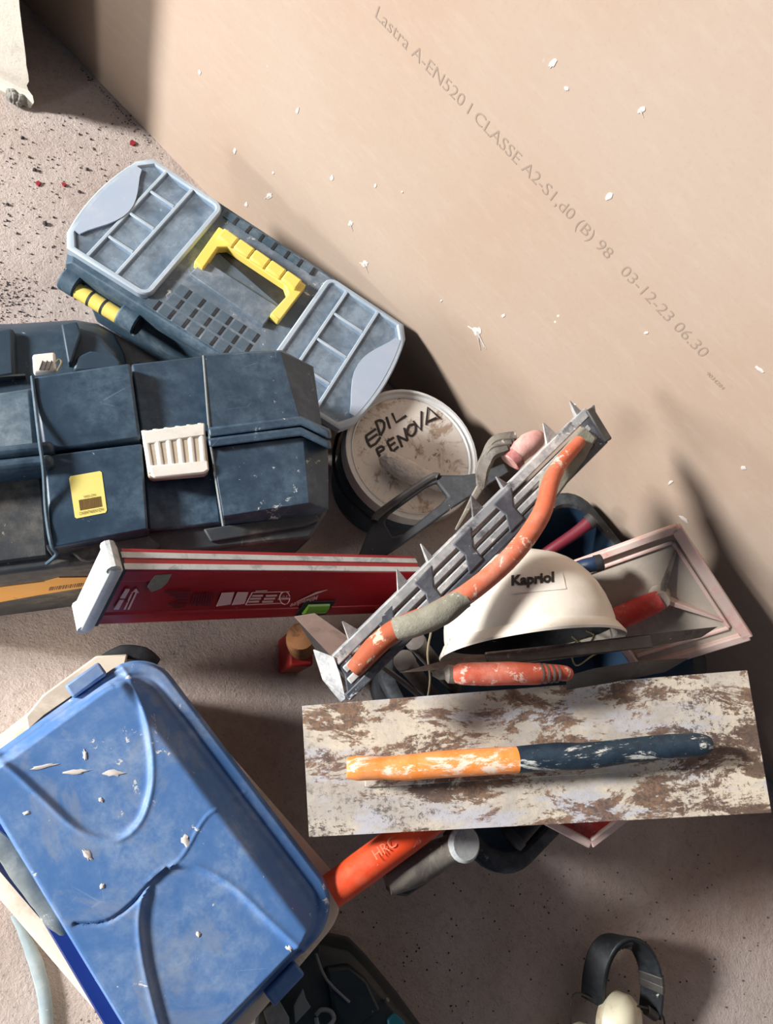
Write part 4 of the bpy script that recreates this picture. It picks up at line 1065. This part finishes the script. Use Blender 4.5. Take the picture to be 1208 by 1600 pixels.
mb = MB(); mb.tube([gpt(i) for i in range(0, 7)], gr[:7], 20, sub=5, up=tn); lab(mb.build('grip', M_ORG, TW, smooth=50), 'orange half of the handle')
mb = MB(); mb.tube([gpt(i) for i in range(6, 13)], gr[6:], 20, sub=5, up=tn); lab(mb.build('grip', M_DGRIP, TW, smooth=50), 'dark navy half of the handle')
for x, y in ((660, 1205), (1000, 1180)):
    b_ = twp(x, y, .001); mb = MB(); mb.tube([b_, b_ + tn * .02, b_ + tn * .034], [.012, .008, .008], 12); mb.build('bracket_post', M_STEELL, TW)
mb = MB(); mb.bar(twp(570, 1215, .003), twp(1090, 1185, .003), .022, .005, up=tn); mb.build('bracket_rail', M_TROWEL, TW, bevel=.001)

# ================================================================ orange handle, hammer, second float under the trowel
OH = thing('orange_bar', 'thick bright orange tool handle between blue lid and steel trowel', 'handle', P(600, 1350, .0))
oa, ob_ = P(516, 1394, .232), P(692, 1266, .258)
mb = MB(); mb.tube([oa, oa.lerp(ob_, .3), oa.lerp(ob_, .7), ob_], [.0205, .0212, .0212, .0205], 24, sub=3); mb.build('grip', M_VORANGE, OH)
o1, o2 = P(588, 1344, .262), P(620, 1321, .262)
up_o = (CAM - o1).normalized()
text_mesh('embossed_text', 'HRC', plain('faded_orange', (246, 150, 116), .6), OH, o1 + up_o * .005, o2 - o1, up_o.cross((o2 - o1).normalized()), (o2 - o1).length, .012, ext=.002)
HMR = thing('hammer', 'dusty steel hammer head with round face on the tub rim below the trowel', 'hammer', P(680, 1340, .0))
mb = MB(); mb.tube(PL([(604, 1378, .226), (640, 1362, .230), (674, 1343, .236), (702, 1328, .244), (717, 1321, .25)]), [.017, .021, .0215, .018, .018], 10, flat=.9, sub=3); mb.build('head', M_STEELL, HMR, smooth=40)
fc = P(728, 1319, .262); fd = ((CAM - fc).normalized() * .8 + RGT * .5).normalized()
mb = MB(); mb.tube([fc - fd * .02, fc - fd * .006, fc - fd * .002, fc + fd * .001], [.017, .0225, .0225, .019], 22); mb.build('striking_face', M_WHITE, HMR)
mb = MB(); mb.tube(PL([(606, 1382, .222), (632, 1384, .22), (680, 1356, .222)]), [.006, .013, .010], 8, flat=.7, sub=2); mb.build('cheek', M_STEEL, HMR)
mb = MB(); mb.tube(PL([(704, 1314, .242), (742, 1270, .236), (785, 1200, .232)]), [.013, .013, .014], 12); mb.build('handle', M_GWOOD, HMR)
rod('pipe', 'dark pipe end lying inside the tub corner below the trowel', 'pipe', [(868, 1236, .235), (830, 1278, .23), (803, 1308, .225)], [.016, .016, .016], M_DARK, M_STEEL, part='tube')
g0, g1, g2 = P(921, 1318, .29), P(972, 1279, .30), P(860, 1286, .29)
gx, gy = (g1 - g0).normalized() * .2, (g2 - g0).normalized() * .15
gn = gx.cross(gy).normalized(); gn = gn if gn.z > 0 else -gn
F2 = thing('plaster_float', 'small float with pale pink rim and red inside, corner poking from under the trowel', 'float', g0 - Z * .01, gx)
mb = MB(); mb.prism([g0, g0 + gx, g0 + gx + gy, g0 + gy], -gn * .004); lab(mb.build('plate', M_REDH, F2), 'red inside plate')
for a_, b_ in ((g0, g0 + gx), (g0, g0 + gy), (g0 + gx, g0 + gx + gy), (g0 + gy, g0 + gx + gy)):
    mb = MB(); mb.bar(a_ + gn * .001, b_ + gn * .001, .011, .010, up=gn); mb.build('rim', M_PRIM, F2, bevel=.002)

# ================================================================ storage box with blue lid, in a cream tray
ZBL = .262
LA_, LB_ = P(230, 1004, ZBL), P(545, 1421, ZBL)
sx_ = (LB_ - LA_).normalized(); sy_ = Z.cross(sx_)
lid_len = (LB_ - LA_).length
SB = thing('storage_box', 'plastic storage box with faded cracked blue lid at lower left', 'box', LA_ + sx_ * .18 - sy_ * .1 - Z * ZBL, sx_)
def lloc(px, py, z=ZBL + .012):
    d = P(px, py, z) - LA_; return (d.dot(sx_), d.dot(sy_))
yw0, yw1 = lloc(0, 1290, ZBL), lloc(188, 1600, ZBL)
yws = (yw1[1] - yw0[1]) / (yw1[0] - yw0[0])
def ywid(x): return -(yw0[1] + yws * (x - yw0[0]))
nxg, nyg = 230, 150
X, Y = np.meshgrid(np.linspace(0, 1, nxg), np.linspace(0, 1, nyg))
xx = X * lid_len; wid = -(yw0[1] + yws * (xx - yw0[0])); yy = -Y * wid
def sm(t): t = np.clip(t, 0, 1); return t * t * (3 - 2 * t)
def polydist(poly):
    d = np.full(xx.shape, 9.0); ins = np.zeros(xx.shape, bool); n = len(poly)
    for i in range(n):
        (ax, ay), (bx, by) = poly[i], poly[(i + 1) % n]
        ex, ey = bx - ax, by - ay; t = np.clip(((xx - ax) * ex + (yy - ay) * ey) / (ex * ex + ey * ey + 1e-12), 0, 1)
        d = np.minimum(d, np.hypot(xx - ax - t * ex, yy - ay - t * ey))
        c = ((ay > yy) != (by > yy)) & (xx < (bx - ax) * (yy - ay) / (by - ay + 1e-12) + ax); ins ^= c
    return np.where(ins, d, -d)
def linedist(pl):
    d = np.full(xx.shape, 9.0)
    for (ax, ay), (bx, by) in zip(pl, pl[1:]):
        ex, ey = bx - ax, by - ay; t = np.clip(((xx - ax) * ex + (yy - ay) * ey) / (ex * ex + ey * ey + 1e-12), 0, 1)
        d = np.minimum(d, np.hypot(xx - ax - t * ex, yy - ay - t * ey))
    return d
d_r = -yy; d_l = yy + wid; d_0 = xx; d_1 = lid_len - xx
# rounded corners on the right-hand side (near the tub), sharper on the left
def cornerdist(da, db, r):
    inside = (da < r) & (db < r)
    return np.where(inside, r - np.hypot(r - da, r - db), np.minimum(da, db))
dd = np.minimum(np.minimum(cornerdist(d_r, d_0, .05), cornerdist(d_r, d_1, .05)), np.minimum(cornerdist(d_l, d_0, .012), cornerdist(d_l, d_1, .012)))
slope_r = sm((d_r - .022) / .034); 
plat = slope_r * sm((np.minimum(d_0, d_1) - .004) / .016) * sm((d_l + .001) / .008)
cr = sm((cornerdist(d_r, d_0 * 2.6, .075) - .020) / .034) * sm((cornerdist(d_r, d_1 * 2.6, .075) - .020) / .034)
plat = np.minimum(plat, cr)
h = .028 * plat - .010 * sm((.006 - dd) / .006)
h = h - .003 * np.exp(-((dd - .0185) / .003) ** 2) * (d_r < .06)
leaf1 = [lloc(*q[:2]) for q in curve2([(196, 1052), (215, 1090), (228, 1140), (235, 1190), (233, 1235), (218, 1280), (190, 1306), (160, 1306), (120, 1290), (70, 1245), (30, 1208), (2, 1186)], 5)]
leaf1 = leaf1 + [lloc(-40, 1150), lloc(150, 985)]
leaf2 = [lloc(*q[:2]) for q in curve2([(262, 1640), (240, 1560), (224, 1490), (219, 1430), (230, 1385), (255, 1358), (285, 1350), (320, 1360), (365, 1388), (420, 1440), (474, 1490)], 5)]
leaf2 = leaf2 + [lloc(540, 1540), lloc(420, 1730)]
for lf, dep in ((leaf1, .0045), (leaf2, .0045)):
    pd = polydist(lf); h = h - dep * sm(pd / .006 + .5) + .0022 * np.exp(-(pd / .0035) ** 2)
seam = [lloc(*q[:2]) for q in curve2([(118, 1440), (165, 1437), (205, 1410), (235, 1375), (255, 1358), (275, 1344), (290, 1325), (320, 1275), (355, 1255), (385, 1238)], 4)]
sd = linedist(seam[:18]); h = h - .0035 * np.exp(-(sd / .0016) ** 2)
sd2 = linedist(seam[17:]); h = h + .0012 * np.exp(-(sd2 / .0016) ** 2)
mask = dd > -.0005
# pull corner vertices in to the rounded outline
Xc = xx.copy(); Yc = yy.copy()
for da, db, sgx, sgy in ((d_r, d_0, 1, -1), (d_r, d_1, -1, -1)):
    r = .05; ins = (da < r) & (db < r); L = np.hypot(r - da, r - db); over = ins & (L > r)
    k = np.where(over, r / np.maximum(L, 1e-9), 1.0)
    nda, ndb = r - (r - da) * k, r - (r - db) * k
    Yc = np.where(over, Yc + sgy * (nda - da), Yc); Xc = np.where(over, Xc + sgx * (ndb - db), Xc)
me = bpy.data.meshes.new('lid')
wp = [LA_ + sx_ * float(a) + sy_ * float(b) + Z * float(c) for a, b, c in zip(Xc.ravel(), Yc.ravel(), h.ravel())]
inv = WM[SB.name].inverted()
vs = [inv @ q for q in wp]
fcs = [(j * nxg + i, j * nxg + i + 1, (j + 1) * nxg + i + 1, (j + 1) * nxg + i) for j in range(nyg - 1) for i in range(nxg - 1)]
# skirt hanging from the edge
edge = [(0, i) for i in range(nxg)] + [(j, nxg - 1) for j in range(1, nyg)] + [(nyg - 1, i) for i in range(nxg - 2, -1, -1)] + [(j, 0) for j in range(nyg - 2, 0, -1)]
base = len(vs); low = []
cxy = LA_ + sx_ * lid_len / 2 - sy_ * .12
for j, i in edge:
    q = wp[j * nxg + i]; low.append(inv @ Vector((q.x + (cxy.x - q.x) * .004, q.y + (cxy.y - q.y) * .004, ZBL - .026)))
vs += low; ne = len(edge)
for k in range(ne):
    a_, b_ = edge[k], edge[(k + 1) % ne]
    fcs.append((a_[0] * nxg + a_[1], base + k, base + (k + 1) % ne, b_[0] * nxg + b_[1]))
me.from_pydata([tuple(v) for v in vs], [], fcs); me.update()
bmx = bmesh.new(); bmx.from_mesh(me); bmesh.ops.recalc_face_normals(bmx, faces=bmx.faces[:]); bmx.to_mesh(me); bmx.free()
me.materials.append(M_LID); me.polygons.foreach_set('use_smooth', [True] * len(me.polygons)); me.set_sharp_from_angle(angle=math.radians(50))
LID = bpy.data.objects.new('lid', me); COL.objects.link(LID); LID.parent = SB; WM[LID.name] = WM[SB.name]
lab(LID, 'faded blue lid with two leaf-shaped hollows and a crack')
def lq(x, y, z): return LA_ + sx_ * x + sy_ * y + Z * (z - ZBL)
for px, py in ((133, 1060), (440, 1530)):     # clip tabs on the short sides
    a_, b_ = lloc(px, py, ZBL); mb = MB(); xs_ = -.006 if a_ < lid_len / 2 else lid_len + .006
    mb.box(lq(xs_, b_, ZBL - .010), sx_ * .009, sy_ * .022, Z * .012); mb.build('clip', M_LID, LID, bevel=.003)
# plaster splashes stuck on the lid
def lsplash(px, py, r, el=1.0, ang=0.0, lowr=0.0):
    a_, b_ = lloc(px, py, ZBL + .024); c = lq(a_, b_, ZBL + .0282 - lowr); mb = MB(); n = 16
    d1 = sx_ * math.cos(ang) + sy_ * math.sin(ang); d2 = -sx_ * math.sin(ang) + sy_ * math.cos(ang)
    pts = [c + d1 * math.cos(2 * math.pi * k / n) * r * el * random.uniform(.5, 1.1) + d2 * math.sin(2 * math.pi * k / n) * r * random.uniform(.5, 1.1) for k in range(n)]
    mb.loft([[p - Z * .006 for p in pts], pts, [c + (p - c) * .7 + Z * .0007 for p in pts]]); mb.build('plaster_splash', M_SPLASH, LID, smooth=60)
for a_ in ((291, 1315, .0055, 2.0, -.2), (137, 1335, .004, 2.0, 0), (158, 1250, .0025, 1.5, 0, .0045), (160, 1384, .003, 1, 0), (133, 1180, .003, 2.4, -.4, .0045), (178, 1208, .004, 3.4, .87, .0045), (120, 1206, .0028, 6, .95, .0045),
           (66, 1198, .0028, 6, 1.05, .0045), (310, 1460, .003, 1.3, 0, .0045), (452, 1482, .003, 1.8, .4, .004), (42, 1270, .002, 2, 1)): lsplash(*a_)
# box body below the lid
bcorn = [lq(.022, -.024, 0), lq(lid_len - .022, -.024, 0), lq(lid_len - .022, -ywid(lid_len) - .016, 0), lq(.022, -ywid(0) - .016, 0)]
mb = MB(); mb.loft(rings(bcorn, [(.06, .008, .03), (.036, .195, .035), (.004, .225, .04), (.0, ZBL - .03, .04), (.004, ZBL - .012, .04)])); lab(mb.build('body', M_BLUE, SB), 'deep blue box body')
# cream tray around the box
ZC = .205
cc = [P(206, 1003, ZC), P(548, 1396, ZC)]
cxv = (cc[1] - cc[0]).normalized(); cyv = Z.cross(cxv)
lft = P(60, 1474, ZC) - cyv * .0; wL = -(lft - cc[0]).dot(cyv)
ctop = P(70, 1092, ZC); 
off0 = min(0.0, (ctop - cc[0]).dot(cxv))
ccs = [cc[0] + cxv * off0 * .9, cc[1] + cxv * .01, cc[1] + cxv * .01 - cyv * wL, cc[0] + cxv * off0 * .9 - cyv * wL]
ccen = sum(ccs, Vector()) / 4
CR = thing('cream_tray', 'cream plastic tray with chipped rim around the blue-lidded box', 'tray', (ccen.x, ccen.y, 0), cxv)
mb = MB()
mb.loft(rings(ccs, [(.022, .0, .045), (.0, ZC - .012, .05), (-.001, ZC - .003, .05), (.003, ZC, .05), (.016, ZC + .002, .045), (.020, ZC - .004, .045), (.024, ZC - .03, .04), (.042, .004, .035)]), True, True)
mb.build('shell', M_CREAM, CR)
mb = MB(); mb.prism(PL([(40, 1120), (66, 1086), (150, 1024), (200, 1022), (196, 1042), (140, 1070), (70, 1118), (44, 1142)], ZC + .010), (0, 0, -.008)); mb.rough(.001, 40)
mb.build('broken_rim', M_CREAM, CR, bevel=.002)
mb = MB(); mb.tube(PL([(152, 1034, ZC + .004), (190, 1019, ZC + .004), (225, 1022, ZC + .002), (248, 1034, ZC - .004)]), [.004, .009, .009, .004], 10, flat=.5, sub=4); lab(mb.build('rim_edge', M_DARK, CR), 'dark inner rim showing past the broken corner')
# grey strip caught between tray and lid
mb = MB(); mb.tube(PL([(-22, 1304, .25), (4, 1322, .25), (32, 1358, .25), (62, 1402, .25), (90, 1442, .25), (108, 1466, .246)]), [.008, .010, .012, .011, .009, .003], 12, flat=.45, sub=5); mb.rough(.002, 50)
tag(mb.build('rag', M_GREYP), 'dirty grey strip of rag wedged between tray wall and blue lid', 'rag')

# ================================================================ dark power-tool case at the bottom
GC = thing('power_tool_case', 'dark green-black tool case with grey straps below the blue lid', 'case', P(540, 1570, 0))
def gprof(s, z): return PL([(470 - s, 1478), (500, 1460 - s), (545, 1470 - s), (572, 1498 - s), (620, 1556 - s), (690, 1645), (640, 1720), (380, 1720), (410 - s, 1560)], z)
mb = MB(); mb.loft([gprof(6, .001), gprof(4, .03), gprof(0, .09), gprof(-14, .115), gprof(-30, .12)]); mb.build('body', M_GREEN, GC, bevel=.004)
mb = MB(); mb.prism(PL([(508, 1512), (546, 1506), (575, 1530), (598, 1580), (545, 1620), (520, 1580)], .131), (0, 0, -.02), taper=.95); mb.build('top_panel', M_GREEN, GC, bevel=.004)
mb = MB(); mb.tube(PL([(494, 1490, .128), (510, 1530, .134), (546, 1566, .134)]), .0018, 8, sub=3); mb.build('moulding_line', M_GREYP, GC)
mb = MB(); mb.tube(PL([(494, 1586, .132), (502, 1578, .134), (516, 1580, .134), (522, 1592, .134), (512, 1604, .134), (498, 1604, .134), (494, 1590, .132)]), .0028, 8, sub=3); mb.build('ring_loop', M_GREYP, GC)
for pts in ([(412, 1580), (436, 1562), (452, 1590), (456, 1640), (430, 1640)], [(474, 1545), (478, 1560), (486, 1574), (462, 1600), (460, 1572)]):
    mb = MB(); mb.prism(PL(pts, .145), (0, 0, -.004)); mb.build('strap', M_GREYP, GC, bevel=.001)
mb = MB(); mb.prism(PL([(606, 1594), (618, 1582), (634, 1598), (640, 1630), (612, 1630)], .125), (0, 0, -.02)); lab(mb.build('latch', M_TEAL, GC, bevel=.002), 'teal latch')
mb = MB(); mb.tube([P(604, 1564, .124), P(606, 1562, .126)], .003, 8); mb.build('screw', M_CEMENT, GC)

# ================================================================ ear defenders
EM = thing('ear_defenders', 'black ear defenders with ivory cup lying on the floor at lower right', 'ear defenders', P(975, 1530, 0))
bpth = [(926, 1566, .03), (928, 1530, .045), (936, 1495, .058), (952, 1472, .066), (974, 1465, .068), (998, 1478, .066), (1014, 1508, .058), (1019, 1545, .045), (1016, 1585, .032)]
pts = PL(bpth); pp, _ = smooth_path(pts, [0] * len(pts), 6)
cE = sum(pp, Vector()) / len(pp)
ups = []
for p in pp: ups.append((Z * .75 + (p - cE).normalized() * -.0 + (RGT * .45)).normalized())
mb = MB(); mb.strip(pp, .019, ups, .006); mb.build('headband', M_EAR, EM, bevel=.002)
mb = MB(); mb.strip([p + (cE - p).normalized() * .006 for p in pp[:27]], .0165, ups[:27], .009); lab(mb.build('padding', M_DARK, EM, bevel=.003), 'padded underside')
for k in range(5):
    q = pp[17 + k * 2] + (cE - pp[17 + k * 2]).normalized() * .011; mb = MB(); mb.tube([q - Z * .014, q + Z * .012], [.004, .0045], 10); mb.build('padding_bead', M_DARK, EM)
for i in (38, 40):
    mb = MB(); mb.strip(pp[i:i + 3], .020, ups[i:i + 3], .0085); mb.build('band_loop', M_STEEL, EM, bevel=.001)
cc_ = P(972, 1602, .050)
ax3 = (RGT * .55 + UPV * -.15 + Z * .75).normalized(); ax1 = ax3.orthogonal().normalized(); ax2 = ax3.cross(ax1)
mb = MB(); mb.lathe(cc_, [(.034, -.028), (.044, -.014), (.043, .006), (.034, .019), (.018, .025), (.001, .027)], 32, (ax1, ax2, ax3)); mb.build('ear_cup', M_EARCUP, EM)
cc2 = P(905, 1650, .050)
mb = MB(); mb.lathe(cc2, [(.034, -.028), (.044, -.014), (.043, .006), (.034, .019), (.018, .025), (.001, .027)], 32, (ax1, ax2, -ax3)); mb.build('ear_cup', M_EARCUP, EM)
for pts in ([(1016, 1578, .05), (996, 1572, .064), (980, 1582, .074), (966, 1598, .07)], [(1018, 1580, .045), (1034, 1584, .04), (1040, 1606, .035)], [(926, 1560, .035), (900, 1552, .04), (892, 1572, .04), (891, 1610, .035)], [(936, 1566, .035), (952, 1566, .04), (958, 1580, .04)]):
    mb = MB(); mb.tube(PL(pts), .0016, 8, sub=4); mb.build('wire_arm', M_STEEL, EM)
mb = MB(); mb.tube(PL([(972, 1590, .075), (962, 1602, .07)]), .0042, 10); mb.build('arm_clip', M_STEEL, EM)
mb = MB(); mb.tube(PL([(1010, 1578, .05), (1024, 1588, .045)]), .0075, 10); mb.build('slider', M_STEEL, EM)

# ================================================================ hose at lower left
mb = MB(); mb.tube(PL([(20, 1430, .006), (38, 1462, .006), (56, 1505, .006), (68, 1550, .006), (74, 1610, .006), (76, 1680, .006)]), [.003, .006, .0085, .0085, .008, .008], 10, flat=.7, sub=5); mb.rough(.001, 60)
tag(mb.build('hose', M_HOSE), 'pale grey hose on the bright floor beside the cream tray', 'hose')
